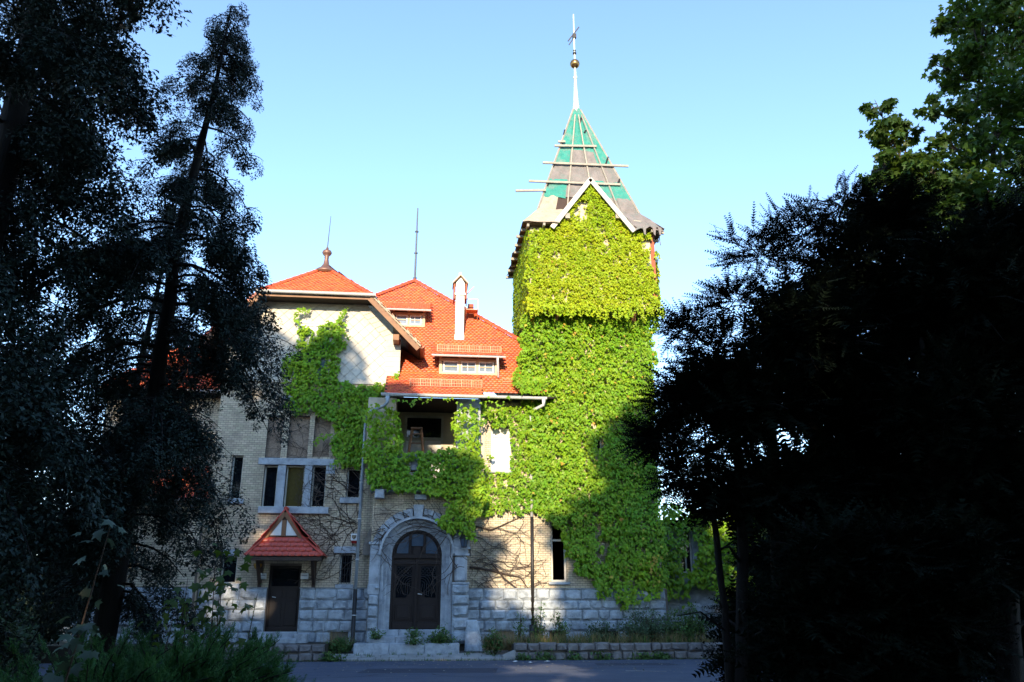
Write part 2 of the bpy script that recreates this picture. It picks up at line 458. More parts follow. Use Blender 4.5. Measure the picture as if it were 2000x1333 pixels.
def bricks(parent, x0, x1, z0, z1, y, holes=(), seed=1, bw=.178, bh=.078, singles=None, axis='y', circ=None):
    """header courses of buff bricks standing proud of the mortar; those in the rectangle `singles` are objects of their own"""
    global BRICK_ME
    rng = random.Random(seed); b = MB(); row = 0; z = z0
    if BRICK_ME is None:
        q = MB().box((-.5, -.5, -.5), (.5, .5, .5)); BRICK_ME = bpy.data.meshes.new('brick'); BRICK_ME.from_pydata(q.v, [], q.f); BRICK_ME.materials.append(M['brick'])
    while z < z1 - .02:
        za, zb = z + .010, min(z + bh, z1) - .002
        x = x0 - (bw / 2 if row % 2 else 0)
        while x < x1:
            pa, pb = max(x, x0) + .006, min(x + bw, x1) - .006
            segs = [(pa, pb)]
            for h in holes:
                if h[2] < zb and h[3] > za:
                    ns = []
                    for s in segs:
                        if h[1] <= s[0] or h[0] >= s[1]: ns.append(s); continue
                        if h[0] > s[0]: ns.append((s[0], h[0]))
                        if h[1] < s[1]: ns.append((h[1], s[1]))
                    segs = ns
            for s in segs:
                if s[1] - s[0] < .02: continue
                if circ and math.hypot((s[0] + s[1]) / 2 - circ[0], (za + zb) / 2 - circ[1]) < circ[2]: continue
                d = .012 + rng.uniform(-.003, .003)
                if axis == 'y':
                    if singles and BRICKS_LEFT[0] > 0 and singles[0] < s[0] and s[1] < singles[1] and singles[2] < za and zb < singles[3]:
                        BRICKS_LEFT[0] -= 1
                        link('brick', BRICK_ME, None, parent, ((s[0] + s[1]) / 2, y - d + .03, (za + zb) / 2), None, (s[1] - s[0], .06, zb - za))
                    else: b.box((s[0], y - d, za), (s[1], y + .02, zb))
                else: b.box((y - d, s[0], za), (y + .02, s[1], zb)) if axis == 'x' else b.box((y - .02, s[0], za), (y + d, s[1], zb))
            x += bw
        z += bh; row += 1
    return b.build('brick_courses', M['brick'], parent, kind='stuff')
def window(parent, x0, x1, z0, z1, y, cols=2, trans=None, fr=.06, mt=None, gl=None, name='window', sill=None, bars=0):
    """timber frame set back in the opening, one pane object per light"""
    mt = mt or M['white']; gl = gl or M['glass']; b = MB(); d = .07
    b.box((x0, y, z0), (x0 + fr, y + d, z1)); b.box((x1 - fr, y, z0), (x1, y + d, z1))
    b.box((x0 + fr, y, z0), (x1 - fr, y + d, z0 + fr)); b.box((x0 + fr, y, z1 - fr), (x1 - fr, y + d, z1))
    xs = [x0 + fr + (x1 - x0 - 2 * fr) * i / cols for i in range(cols + 1)]
    zz = [z0 + fr, z1 - fr] if trans is None else [z0 + fr, trans, z1 - fr]
    for x in xs[1:-1]: b.box((x - fr * .45, y + .004, z0 + fr), (x + fr * .45, y + d, z1 - fr))
    if trans is not None: b.box((x0 + fr, y - .006, trans - fr * .5), (x1 - fr, y + d, trans + fr * .5))
    for i in range(cols):
        for k in range(bars):
            zc = zz[-2] + (zz[-1] - zz[-2]) * (k + 1) / (bars + 1)
            b.box((xs[i] + fr * .5, y + .012, zc - .015), (xs[i + 1] - fr * .5, y + d, zc + .015))
    w = b.build(name, mt, parent)
    for i in range(cols):
        for j in range(len(zz) - 1):
            MB().box((xs[i] - .01, y + .04, zz[j] - .01), (xs[i + 1] + .01, y + .05, zz[j + 1] + .01)).build('pane', gl, w)
    return w
def gutter(p, q, r, name, parent, mt=None, r2=None):
    p, q = Vector(p), Vector(q); d = (q - p).normalized(); s = d.cross(Vector((0, 0, 1))).normalized()
    b = MB(); N = 7; base = []
    for e in (p, q):
        for rr in (r, r * .86):
            for i in range(N):
                t = math.pi + math.pi * i / (N - 1)
                b.v.append(tuple(e + s * (rr * math.cos(t)) + Vector((0, 0, rr * math.sin(t)))))
    for off in (0, N):
        for i in range(N - 1):
            f = (off + i, off + i + 1, 2 * N + off + i + 1, 2 * N + off + i)
            b.f.append(f if off else f[::-1])
    for i in range(N - 1):
        b.f.append((i, i + 1, N + i + 1, N + i)); b.f.append((2 * N + i, 3 * N + i, 3 * N + i + 1, 2 * N + i + 1))
    b.f += [(0, N, 3 * N, 2 * N), (N - 1, 3 * N - 1, 4 * N - 1, 2 * N - 1)]
    b.tube([p + s * -r, q + s * -r], r * .14, 6); b.tube([p + s * r, q + s * r], r * .14, 6)
    return b.build(name, mt or M['zinc'], parent)

# ------------------------------------------------------------------ the setting: ground, road, beds, path
def sheet(name, pts, mt, sub=None):
    o = MB().poly(pts).build(name, mt); o['kind'] = 'structure'; return o
sheet('ground', [(-400, -400, -.03), (400, -400, -.03), (400, 500, -.03), (-400, 500, -.03)], M['soil'])
ROADF = 26.85
road = sheet('road', [(-14, 13.5, 0), (30, 13.5, 0), (30, ROADF, 0), (-14, ROADF, 0)], M['asphalt'])
bx = MB()
p, q = at(1222, 1311, 23), at(1302, 1313, 23)
def onground(px, py, z=0.0):
    d = ray(px, py); return EYEV + d * ((z - EYE) / d.z)
p, q = onground(1222, 1311), onground(1302, 1312)
bx.bar(p + Vector((0, 0, .005)), q + Vector((0, 0, .005)), .10, .006).build('painted_line', M['paint'], road)
BEDZ = .46
LW, BAY, MW, TW, TU = 29.2, 28.7, 29.3, 29.42, 28.65
WALLF = 26.95
bed = MB()
for x0, x1 in ((2.9, 22.0), (-14, -2.95)):
    bed.box((x0, WALLF + .25, -.02), (x1, 36, BEDZ))
bed.build('planting_bed', M['soil'])['kind'] = 'structure'
# path: pale slabs rising a little towards the steps
path = MB().prism([(-2.92, WALLF, .0), (2.88, WALLF, .0), (2.88, 28.75, .20), (-2.92, 28.75, .20), ], (0, 0, -.05)).build('path', M['mortar']); path['kind'] = 'structure'
rg = random.Random(3)
for r_ in range(3):
    y0 = WALLF + .01 + r_ * .36; y1 = y0 + .345; x = -2.9 + (r_ % 2) * -.0
    while x < 2.8:
        w = rg.uniform(.42, .62); x2 = min(x + w, 2.87)
        zt = lambda yy: .045 + (yy - WALLF) * .111 + .0
        dz = rg.uniform(-.006, .006)
        MB().prism([(x + .012, y0, zt(y0) + dz), (x2 - .012, y0, zt(y0) + dz), (x2 - .012, y1, zt(y1) + dz), (x + .012, y1, zt(y1) + dz)], (0, 0, -.06)).build('slab', M['slab'], path)
        x = x2

# ------------------------------------------------------------------ villa
villa = empty('villa', (-2, 30, 0), 'brick villa with red tiled roofs, stone plinth and arched entrance beside the tower', 'villa')
# --- left wing -----------------------------------------------------
GX0, GX1 = -7.45, X(778, 748, LW)
PL = 2.18
def rect(px0, px1, py0, py1, Y):
    ym = (py0 + py1) / 2; xm = (px0 + px1) / 2
    return (X(px0, ym, Y), X(px1, ym, Y), Z(xm, py1, Y), Z(xm, py0, Y))
H_tri = [rect(513, 540, 909, 991, LW), rect(556, 593, 909, 991, LW), rect(608, 636, 909, 991, LW)]
H_up = [rect(521, 551, 813, 893, LW), rect(563, 603, 813, 893, LW), rect(613, 645, 813, 893, LW)]
H_small = rect(677, 704, 915, 973, LW)
H_stair = rect(663, 688, 1082, 1141, LW)
H_lw = rect(431, 462, 1086, 1140, LW)
H_lw2 = rect(450, 472, 890, 975, LW)
sx0, sx1, _, sz1 = rect(522, 585, 1105, 1230, LW)
H_side = (sx0, sx1, .80, sz1)
SHZ = Z(720, 748, LW)                      # foot of the shingled gable
holesL = H_tri + H_up + [H_small, H_stair, H_lw, H_lw2, H_side]
lw = wall(GX0, GX1, PL, SHZ, LW, .35, holesL)
lw.box((GX0, LW + .351, PL), (GX1, LW + .36, SHZ))
lwall = lw.build('wall', M['mortar'], villa)
bricks(lwall, GX0, GX1, PL + .02, SHZ - .03, LW, holesL, 2, singles=(-4.0, -2.05, PL, 4.2))
wall(GX0, GX1, -.1, PL - .002, LW - .04, .40, [H_side]).build('plinth_core', M['mortar'], villa)
pl = MB().box((GX0 - .02, LW - .17, PL - .004), (sx0, LW + .02, PL + .012)).box((sx1, LW - .17, PL - .004), (GX1, LW + .02, PL + .012)).build('plinth', M['stone_smooth'], villa)
ZS = [.0, .42, .78, 1.14, 1.49, 1.80, PL]
H_b1 = rect(645, 680, 1233, 1256, LW)
courses(pl, GX0, GX1, LW - .12, ZS, [(H_side[0] - .02, H_side[1] + .02, 0, 3), (H_b1[0], H_b1[1], 0, .78)], seed=4)
for h in H_up:
    MB().box((h[0], LW + .14, h[2]), (h[1], LW + .16, h[3])).build('boarded_panel', M['osb'], villa)
for k, h in enumerate(H_tri):
    w = window(villa, h[0], h[1], h[2], h[3], LW + .16, 1, None, .05, M['offwhite'], M['glass'])
    if k == 1: MB().box((h[0] + .04, LW + .185, h[2] + .04), (h[1] - .04, LW + .195, h[3] - .05)).build('curtain', M['curtain'], w)
for h in (H_small, H_stair, H_lw, H_lw2): window(villa, h[0], h[1], h[2], h[3], LW + .15, 1, None, .05, M['offwhite'], M['glass'])
b = MB()
for i in range(4):
    x = H_stair[0] + .05 + (H_stair[1] - H_stair[0] - .1) * (i + .5) / 4
    b.tube([(x, LW + .1, H_stair[2]), (x, LW + .1, H_stair[3])], .008, 5)
for i in range(5):
    z = H_stair[2] + (H_stair[3] - H_stair[2]) * (i + .5) / 5
    b.tube([(H_stair[0], LW + .1, z), (H_stair[1], LW + .1, z)], .008, 5)
b.build('window_grille', M['iron'], villa)
def block(px0, px1, py0, py1, Y, proud, name, mt=None, bev=.012):
    a = rect(px0, px1, py0, py1, Y)
    return MB().box((a[0], Y - proud, a[2]), (a[1], Y + .1, a[3])).build(name, mt or M['stone_smooth'], villa, bevel=bev)
block(505, 642, 991, 1004, LW, .14, 'window_sill'); block(505, 655, 896, 909, LW, .05, 'lintel')
for h0, h1 in ((H_tri[0], H_tri[1]), (H_tri[1], H_tri[2])):
    MB().box((h0[1], LW - .03, h0[2]), (h1[0], LW + .22, h0[3])).build('window_column', M['stone_smooth'], villa, bevel=.015)
block(637, 655, 909, 926, LW, .03, 'corner_stone')
block(664, 706, 973, 984, LW, .12, 'window_sill'); block(652, 700, 1068, 1081, LW, .04, 'lintel'); block(655, 690, 1142, 1151, LW, .1, 'window_sill')
block(424, 468, 1140, 1150, LW, .1, 'window_sill'); block(424, 468, 1074, 1086, LW, .04, 'lintel'); block(446, 476, 975, 985, LW, .1, 'window_sill')
block(552, 572, 774, 783, LW, .12, 'window_sill')
# side door
sd = MB().box((sx0, LW + .10, .80), (sx1, LW + .16, sz1))
for i in range(2):
    xa = sx0 + .09 + i * (sx1 - sx0) / 2 - i * .03; xb = xa + (sx1 - sx0) / 2 - .15
    for za, zb in ((.98, 1.75), (1.86, 2.15)):
        sd.box((xa, LW + .075, za), (xb, LW + .105, zb))
sd.box((sx0, LW + .06, .80), (sx0 + .06, LW + .12, sz1)); sd.box((sx1 - .06, LW + .06, .80), (sx1, LW + .12, sz1)); sd.box((sx0 + .06, LW + .05, .80), (sx1 - .06, LW + .12, .92))
sdo = sd.build('side_door', M['wood_door'], villa, bevel=.008)
MB().tube([(sx0 + .16, LW + .06, 1.9), (sx0 + .16, LW + .0, 1.9), (sx0 + .28, LW + .0, 1.88)], .012, 6).build('handle', M['zinc'], sdo)
MB().box((sx0 + .1, LW + .07, 2.25), (sx1 - .1, LW + .09, sz1 - .1)).build('pane', M['glass'], sdo)
for k, (zt, yo) in enumerate(((.80, 0), (.60, .34), (.42, .66))):
    MB().box((sx0 - .1 - .08 * k, LW - .12 - yo - .32, 0), (sx1 + .06 + .04 * k, LW - .12 - yo + .02, zt)).build('door_step', M['stone_smooth'], villa, bevel=.015)
MB().box((sx1 + .0, LW - .62, 0), (sx1 + .42, LW - .13, .74)).build('step_cheek', M['stone_smooth'], villa, bevel=.02)
# hood over the side door
HY0, HY1 = 28.2, 28.72
e0, e1 = at(478, 1086, HY0), at(632, 1084, HY0); ez = e0.z; e1.z = ez
s0, s1 = at(517, 1049, HY1), at(590, 1047, HY1); s1.z = s0.z
ap = at(558, 996, HY1); rb = Vector((ap.x, LW - .02, ap.z))
hood = MB().poly([e0, e1, s1, s0]).poly([e1, Vector((e1.x, LW, ez)), rb, ap, s1]).poly([e0, s0, ap, rb, Vector((e0.x, LW, ez))]) \
    .poly([e0, Vector((e0.x, LW, ez)), Vector((e1.x, LW, ez)), e1]).poly([s0, s1, ap]).build('porch_hood', M['wood_dark'], villa)
tile_field(hood, [e0, e1, s1, s0], M['tile2'], .215, .20, single=True)
eb = Vector((e1.x, LW - .02, ez))
n_ = 5
for i in range(n_):                       # right slope: flat courses seen edge on
    t0, t1 = i / n_, (i + 1) / n_
    a0, b0 = e1.lerp(ap, t0), eb.lerp(rb, t0); a1, b1 = e1.lerp(ap, t1), eb.lerp(rb, t1)
    nn = (b0 - a0).cross(a1 - a0).normalized(); nn = nn if nn.z > 0 else -nn
    MB().prism([a0 + nn * .05, b0 + nn * .05, b1 + nn * .02, a1 + nn * .02], -nn * .02).build('tile', M['tile2'], hood)
    a0, b0 = e0.lerp(ap, t0), Vector((e0.x, LW - .02, ez)).lerp(rb, t0); a1, b1 = e0.lerp(ap, t1), Vector((e0.x, LW - .02, ez)).lerp(rb, t1)
    nn = (b0 - a0).cross(a1 - a0).normalized(); nn = nn if nn.z > 0 else -nn
    MB().prism([a0 + nn * .05, b0 + nn * .05, b1 + nn * .02, a1 + nn * .02], -nn * .02).build('tile', M['tile2'], hood)
for a, c_ in ((e0, s0), (e1, s1)): ridge_line(hood, a + Vector((0, 0, .04)), c_ + Vector((0, 0, .04)), .06, M['tile2'], .3)
for a in (s0, s1): ridge_line(hood, a + Vector((0, -.02, .05)), ap + Vector((0, -.02, .05)), .05, M['tile2'], .5)
ridge_line(hood, ap + Vector((0, 0, .06)), rb + Vector((0, 0, .06)), .07, M['tile2'], .3)
dz_ = Vector((0, -.03, -.07))
MB().bar(s0 + dz_, ap + dz_ + Vector((0, 0, -.04)), .05, .13).build('rake_board', M['wood_brown'], hood); MB().bar(s1 + dz_, ap + dz_ + Vector((0, 0, -.04)), .05, .13).build('rake_board', M['wood_brown'], hood)
MB().box((ap.x - .07, HY1 - .05, s0.z + .03), (ap.x + .07, HY1 - .01, ap.z - .35)).build('king_post', M['wood_brown'], hood)
for sg in (-1, 1):
    x_in = ap.x + sg * .08; x_out = ap.x + sg * .48
    MB().prism([(x_in, HY1 - .03, s0.z + .05), (x_out, HY1 - .03, s0.z + .05), (x_in, HY1 - .03, s0.z + .58)], (0, .015, 0)).build('gable_panel', M['white'], hood)
MB().box((e0.x + .05, HY0 - .0, ez - .14), (e1.x - .05, HY0 + .1, ez - .03)).build('eave_beam', M['wood_dark'], hood)
for x in (e0.x + .38, e1.x - .38):
    MB().bar((x, HY0 + .2, ez - .1), (x, LW - .02, ez - .9), .1, .12).box((x - .06, LW - .1, ez - 1.0), (x + .06, LW - .005, ez - .1)).build('bracket', M['wood_dark'], hood)

# --- shingled gable of the left wing
GCX = (GX0 + GX1) / 2
g_top = Z(650, 600, LW) + .35              # under the half hip
rk0 = at(716, 590, 28.55); rk1 = at(820, 676, 28.55)     # outer rake line
slope = (rk0.z - rk1.z) / (rk1.x - rk0.x)
shX = GX1
def rake_z(x): return rk0.z - slope * (abs(x - GCX) - (rk0.x - GCX))
zc_ = rake_z(GX1) - .28
topx = rk0.x - .25
gpoly = [(GX0, SHZ), (GX1, SHZ), (GX1, zc_), (GCX + (topx - GCX), g_top), (GCX - (topx - GCX), g_top), (GX0, zc_)]
MB().prism([(x, LW + .02, z) for x, z in gpoly], (0, .3, 0)).build('gable_wall', M['under'], villa)
gw = MB().box((GX0 - .03, LW - .06, SHZ - .07), (GX1 + .03, LW + .05, SHZ + .02)).build('gable_cladding', M['slate'], villa)
H_g = (GCX - .68, GCX + .62, Z(600, 742, LW), Z(600, 634, LW))
q = .43                                   # shingle diagonal
hq = q / 2
sh_me = {}
def shingle(pts, cz):
    pts = [Vector(p) for p in pts]
    MB().prism(pts, (0, .012, 0)).build('shingle', M['slate'], gw)
full = None
for row in range(0, 40):
    zz = SHZ + row * hq
    if zz > g_top + hq: break
    xx = GX0 - q + (hq if row % 2 else 0)
    while xx < GX1 + q:
        c = [(xx, zz - hq), (xx + hq, zz), (xx, zz + hq), (xx - hq, zz)]
        ins = inside(np.array(c + [(xx, zz)]), [(a * 1.0, b_) for a, b_ in gpoly])
        inw = [H_g[0] - .05 < a < H_g[1] + .05 and H_g[2] - .05 < b_ < H_g[3] + .05 for a, b_ in c + [(xx, zz)]]
        if ins.all() and not all(inw):
            if full is None:
                s_ = .978
                me = bpy.data.meshes.new('shingle')
                bb = MB().prism([(0, -.012, -hq * s_), (hq * s_, .012, 0), (0, .024, hq * s_), (-hq * s_, .012, 0)], (0, .012, 0))
                me.from_pydata(bb.v, [], bb.f); me.materials.append(M['slate']); me.update(); full = me
            link('shingle', full, None, gw, (xx, LW - .012, zz))
        elif ins.any() and not all(inw):
            # clip the diamond to the gable outline
            poly = c
            for i in range(len(gpoly)):
                a, b_ = gpoly[i], gpoly[(i + 1) % len(gpoly)]; out = []
                sd_ = lambda p: (b_[0] - a[0]) * (p[1] - a[1]) - (b_[1] - a[1]) * (p[0] - a[0])
                for j in range(len(poly)):
                    p0, p1 = poly[j], poly[(j + 1) % len(poly)]; d0, d1 = sd_(p0), sd_(p1)
                    if d0 >= 0: out.append(p0)
                    if (d0 >= 0) != (d1 >= 0):
                        t = d0 / (d0 - d1); out.append((p0[0] + (p1[0] - p0[0]) * t, p0[1] + (p1[1] - p0[1]) * t))
                poly = out
                if not poly: break
            if len(poly) >= 3:
                cx_ = sum(p[0] for p in poly) / len(poly); cz_ = sum(p[1] for p in poly) / len(poly)
                shingle([(cx_ + (p[0] - cx_) * .96, LW - .006, cz_ + (p[1] - cz_) * .96) for p in poly], cz_)
        xx += q
# edge courses of narrow slates along the right edge and the rake
z = SHZ + .02
while z < zc_ + .2:
    MB().box((GX1 - .52, LW - .035, z + .006), (GX1 + .03, LW - .02, min(z + .20, zc_ + .3))).build('edge_slate', M['slate'], gw); z += .2
L_ = Vector((topx - GX1, 0, g_top - zc_)); nL = int(L_.length / .22)
for i in range(nL):
    p = Vector((GX1, LW - .04, zc_)) + L_ * (i / nL); p2 = Vector((GX1, LW - .04, zc_)) + L_ * ((i + .93) / nL)
    dn = Vector((-.35, 0, -.16))
    MB().prism([p, p2, p2 + dn, p + dn], (0, .014, 0)).build('edge_slate', M['slate'], gw)
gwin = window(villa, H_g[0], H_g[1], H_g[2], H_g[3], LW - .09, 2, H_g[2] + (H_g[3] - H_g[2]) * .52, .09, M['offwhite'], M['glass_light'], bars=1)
MB().box((H_g[0] - .04, LW - .11, H_g[3]), (H_g[1] + .04, LW + .02, H_g[3] + .07)).build('window_head', M['offwhite'], villa)
# roof of the left wing: half hip, rakes, soffits
RY0, RYB = 28.55, 36.0
ge = at(727, 578, RY0); EZ = ge.z + .02; EXR = ge.x; EXL = 2 * GCX - EXR
pa_ = Vector((EXR, RY0, EZ)); ha = at(643, 526, 30.6); HA = Vector((GCX, 30.6, ha.z)); pl_ = Vector((EXL, RY0, EZ))
RF = Vector((rk1.x + .05, RY0, rk1.z)); RFB = Vector((RF.x, RYB, RF.z))
LF = Vector((2 * GCX - RF.x, RY0, RF.z)); LFB = Vector((LF.x, RYB, LF.z)); RB = Vector((GCX, RYB, HA.z))
lroof = MB().poly([pl_, pa_, HA]).poly([pa_, RF, RFB, RB, HA]).poly([LF, pl_, HA, RB, LFB]).build('roof', M['wood_dark'], villa)
tile_field(lroof, [pl_, pa_, HA], M['tile'], .16, .13)
tile_field(lroof, [pa_, RF, RFB, RB, HA], M['tile'], .2, .2)
ridge_line(lroof, pa_ + Vector((0, 0, .04)), HA + Vector((0, 0, .05)), .09); ridge_line(lroof, pl_ + Vector((0, 0, .04)), HA + Vector((0, 0, .05)), .09)
gutter(pl_ + Vector((-.1, -.09, -.0)), pa_ + Vector((.14, -.09, -.0)), .085, 'gutter', villa)
# half hip soffit: dark boards running back to the wall
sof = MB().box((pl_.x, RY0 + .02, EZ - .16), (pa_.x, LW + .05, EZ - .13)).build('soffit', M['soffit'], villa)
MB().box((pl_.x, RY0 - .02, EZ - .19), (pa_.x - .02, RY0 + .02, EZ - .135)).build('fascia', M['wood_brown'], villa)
for sg in (1, -1):
    fx = lambda v: Vector((v.x if sg > 0 else 2 * GCX - v.x, v.y, v.z))
    nrm = Vector((slope, 0, 1)).normalized()
    a, c_ = pa_ + Vector((.02, 0, -.02)), RF.copy()
    b = MB().bar(fx(a - nrm * .15), fx(c_ - nrm * .15), .06, .20, up=fx(nrm) - fx(Vector((0, 0, 0))))
    b.build('rake_board', M['wood_brown'], villa)
    n_ = 13
    for i in range(n_):                  # verge tiles seen edge on
        p0, p1 = a.lerp(c_, i / n_), a.lerp(c_, (i + .98) / n_)
        o_ = nrm * (.03)
        b = MB().prism([fx(p0 - nrm * .05 + Vector((0, -.03, 0))), fx(p1 - nrm * .08 + Vector((0, -.03, 0))), fx(p1 + o_ + Vector((0, -.03, 0))), fx(p0 + o_ + nrm * .04 + Vector((0, -.03, 0)))], (0, .3, 0))
        b.build('verge_tile', M['sheath'] if sg > 0 else M['tile'], villa)
    # sloping soffit under the overhang
    s_in = Vector((GX1 - .0, 0, 0)); 
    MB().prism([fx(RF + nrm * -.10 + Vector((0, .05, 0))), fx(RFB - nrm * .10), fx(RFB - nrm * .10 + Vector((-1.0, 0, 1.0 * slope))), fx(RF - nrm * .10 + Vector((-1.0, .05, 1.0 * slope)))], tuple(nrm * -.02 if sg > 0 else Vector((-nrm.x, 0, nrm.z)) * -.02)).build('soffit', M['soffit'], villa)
    gx = RF.x + .02
    gutter(fx(Vector((gx, RY0 + .02, RF.z + .02))), fx(Vector((gx, RYB, RF.z + .02))), .10, 'gutter', villa, M['copper'])
    MB().box(tuple(fx(Vector((GX1 - .25, RY0 + .06, zc_ - .12)))), tuple(fx(Vector((GX1 - .02, LW + .2, zc_ + .12))))).build('purlin_end', M['wood_brown'], villa, bevel=.015)
# side walls of the wing
MB().box((GX1 - .25, LW + .32, 4), (GX1 + .0, 36, zc_)).build('side_wall', M['soffit'], villa)  # shares the shade-darkened soffit colour
MB().box((GX0, LW + .37, 0), (GX0 + .25, 36, zc_)).build('side_wall', M['plaster'], villa)
# finial on the hip
fin = Vector((HA.x, HA.y, HA.z))
MB().lathe(fin, [(.50, -.22), (.40, -.08), (.22, .04), (.12, .20), (.08, .45), (.10, .50), (.075, .53), (.16, .62), (.20, .70), (.16, .79), (.06, .85), (.05, .93)], 14).build('finial', M['copper'], villa, smooth=True)
MB().tube([fin + Vector((0, 0, .9)), fin + Vector((.04, 0, 2.35))], [.025, .015], 6).build('lightning_rod', M['mast'], villa)

# --- annex left of the wing, mostly behind the conifers
AY = 29.9
an = wall(-11.6, GX0 - .02, PL, 9.0, AY, .3, [])
anx = an.build('annex_wall', M['mortar'], villa)
bricks(anx, -11.6, GX0 - .02, PL + .02, 8.95, AY, [], 9)
ag0 = Vector((-11.9, AY - .5, 9.0)); ag1 = Vector((GX0 - .05, AY - .5, 9.0)); agt = Vector((GX0 - .05, AY + 2.6, 11.6)); agu = Vector((-10.2, AY + 2.6, 11.6))
ar = MB().poly([ag0, ag1, agt, agu]).box((-11.8, AY - .45, 8.86), (GX0 - .06, AY, 8.97)).build('annex_roof', M['wood_dark'], villa)
tile_field(ar, [ag0, ag1, agt, agu], M['tile'])
gutter(ag0 + Vector((0, -.08, 0)), ag1 + Vector((0, -.08, 0)), .085, 'gutter', villa)
BY = 28.6
bayw = wall(-11.0, GX0 - .02, 0, 5.0, BY, .3, []).build('annex_bay', M['mortar'], villa)
bricks(bayw, -11.0, GX0 - .02, PL + .02, 4.95, BY, [], 10)
MB().box((GX0 - .22, BY + .3, 0), (GX0 - .02, AY, 5.0)).build('side_wall', M['brick'], villa)
courses(bayw, -11.0, GX0 - .02, BY - .08, ZS, [], seed=14)
MB().box((-11.1, BY - .2, 1.02), (GX0 + .02, BY, 1.14)).build('string_course', M['stone_smooth'], villa, bevel=.03)
k0, k1, k2, k3 = Vector((-11.3, BY - .45, 5.0)), Vector((GX0 + .15, BY - .45, 5.0)), Vector((GX0 - .35, AY - .02, 6.3)), Vector((-11.3, AY - .02, 6.3))
k4 = Vector((GX0 + .15, AY - .02, 5.0))
br = MB().poly([k0, k1, k2, k3]).poly([k1, k4, k2]).box((-11.2, BY - .4, 4.88), (GX0 + .1, BY, 4.97)).build('annex_bay_roof', M['wood_dark'], villa)
tile_field(br, [k0, k1, k2, k3], M['tile']); ridge_line(br, k1 + Vector((0, 0, .04)), k2 + Vector((0, 0, .05)), .08)
gutter(k0 + Vector((0, -.08, 0)), k1 + Vector((0, -.08, 0)), .08, 'gutter', villa)

# --- entrance bay ---------------------------------------------------
DX0, DX1, DY = -1.10, .61, BAY + .30
DCX, DR = (DX0 + DX1) / 2, (DX1 - DX0) / 2
SILL = .86; SPR = 3.26
BX0, BX1 = X(727, 1000, BAY), X(917, 1000, BAY)
FLZ = Z(820, 962, BAY)                    # loggia floor
PRZ = Z(820, 893, BAY)                    # parapet top
hole = (DCX - DR - .36, DCX + DR + .36, 0, SPR + DR + .36)
bw_ = wall(BX0, BX1, -.1, FLZ, BAY + .08, .25, [hole])
bw_.ring(DCX, SPR, DR + .36, DR + 1.0, BAY + .081, BAY + .33, 0, math.pi, 24)
bayo = bw_.build('entrance_wall', M['mortar'], villa)
bricks(bayo, BX0, BX1, PL, FLZ, BAY + .08, [(DCX - DR - .7, DCX + DR + .7, 0, SPR)], 21, circ=(DCX, SPR, DR + .72), singles=(BX0, BX1, 4.0, FLZ))
MB().box((BX0 - .0, BAY + .335, 0), (BX0 + .2, LW, FLZ)).box((BX1 - .2, BAY + .335, 0), (BX1, MW, FLZ)).build('side_wall', M['mortar'], villa)
# splayed arch reveal, moulded rings and voussoirs
arch = MB()
steps_ = [(0, .13, BAY + .24), (.13, .25, BAY + .14), (.25, .36, BAY + .06)]
for a, b_, y in steps_:
    arch.ring(DCX, SPR, DR + a, DR + b_, y, BAY + .40, 0, math.pi, 28)
    for sg in (-1, 1):
        x0_, x1_ = DCX + sg * (DR + a), DCX + sg * (DR + b_)
        arch.box((x0_, y, SILL - .15), (x1_, BAY + .40, SPR))
archo = arch.build('arch_surround', M['stone_smooth'], villa)
archo.data.polygons.foreach_set('use_smooth', [False] * len(archo.data.polygons))
nv = 13
for i in range(nv):
    t0, t1 = math.pi * i / nv + .012, math.pi * (i + 1) / nv - .012
    kx = .06 if i == nv // 2 else 0
    MB().ring(DCX, SPR, DR + .365, DR + .72 + kx * 2, BAY - .02 - kx, BAY + .3, t0, t1, 3).build('voussoir', M['stone_smooth'], archo, bevel=.01)
MB().ring(DCX, SPR, DR + .36, DR + .44, BAY - .10, BAY + .05, 0, math.pi, 28).build('hood_mould', M['stone_smooth'], archo)
kb = at(822, 970, BAY); MB().box((kb.x - .22, BAY - .12, kb.z - .12), (kb.x + .2, BAY + .1, kb.z + .06)).build('console', M['stone_smooth'], villa, bevel=.02)
kb = at(742, 967, BAY); MB().box((kb.x - .16, BAY - .30, kb.z - .14), (kb.x + .16, BAY + .1, kb.z + .16)).build('console', M['stone_smooth'], villa, bevel=.02)
# right pier with capital, left pier with niche
px0, px1 = DCX + DR + .37, X(916, 1130, BAY)
def pier(x0, x1, tag_):
    z = SILL - .45
    for k, h in enumerate((.44, .40, .38, .34, .33)):
        stone(villa, x0, x1, BAY - .06, z, z + h, .20, M['stone'], name='pier_stone'); z += h
    return z
zt = pier(px0, px1, 'r')
MB().box((px0 - .02, BAY - .08, zt), (px1 + .02, BAY + .3, zt + .07)).build('pier_base', M['stone_smooth'], villa, bevel=.02)
MB().box((px0 + .07, BAY - .06, zt + .07), (px1 - .07, BAY + .3, zt + .95)).build('pier_shaft', M['stone_smooth'], villa, bevel=.07)
cap = MB().box((px0 + .0, BAY - .1, zt + .95), (px1, BAY + .3, zt + 1.02)).box((px0 + .05, BAY - .08, zt + 1.02), (px1 - .05, BAY + .3, zt + 1.17)).box((px0 - .03, BAY - .12, zt + 1.17), (px1 + .03, BAY + .3, zt + 1.25))
for i in range(3):
    cx_ = px0 + .1 + (px1 - px0 - .2) * (i + .5) / 3
    cap.ring(cx_, zt + 1.095, .03, .062, BAY - .105, BAY - .07, 0, 2 * math.pi, 12)
cap.build('capital', M['stone_smooth'], villa)
MB().box((px0, BAY - .07, zt + 1.25), (px1, BAY + .3, zt + 1.47)).build('pier_block', M['stone_smooth'], villa, bevel=.02)
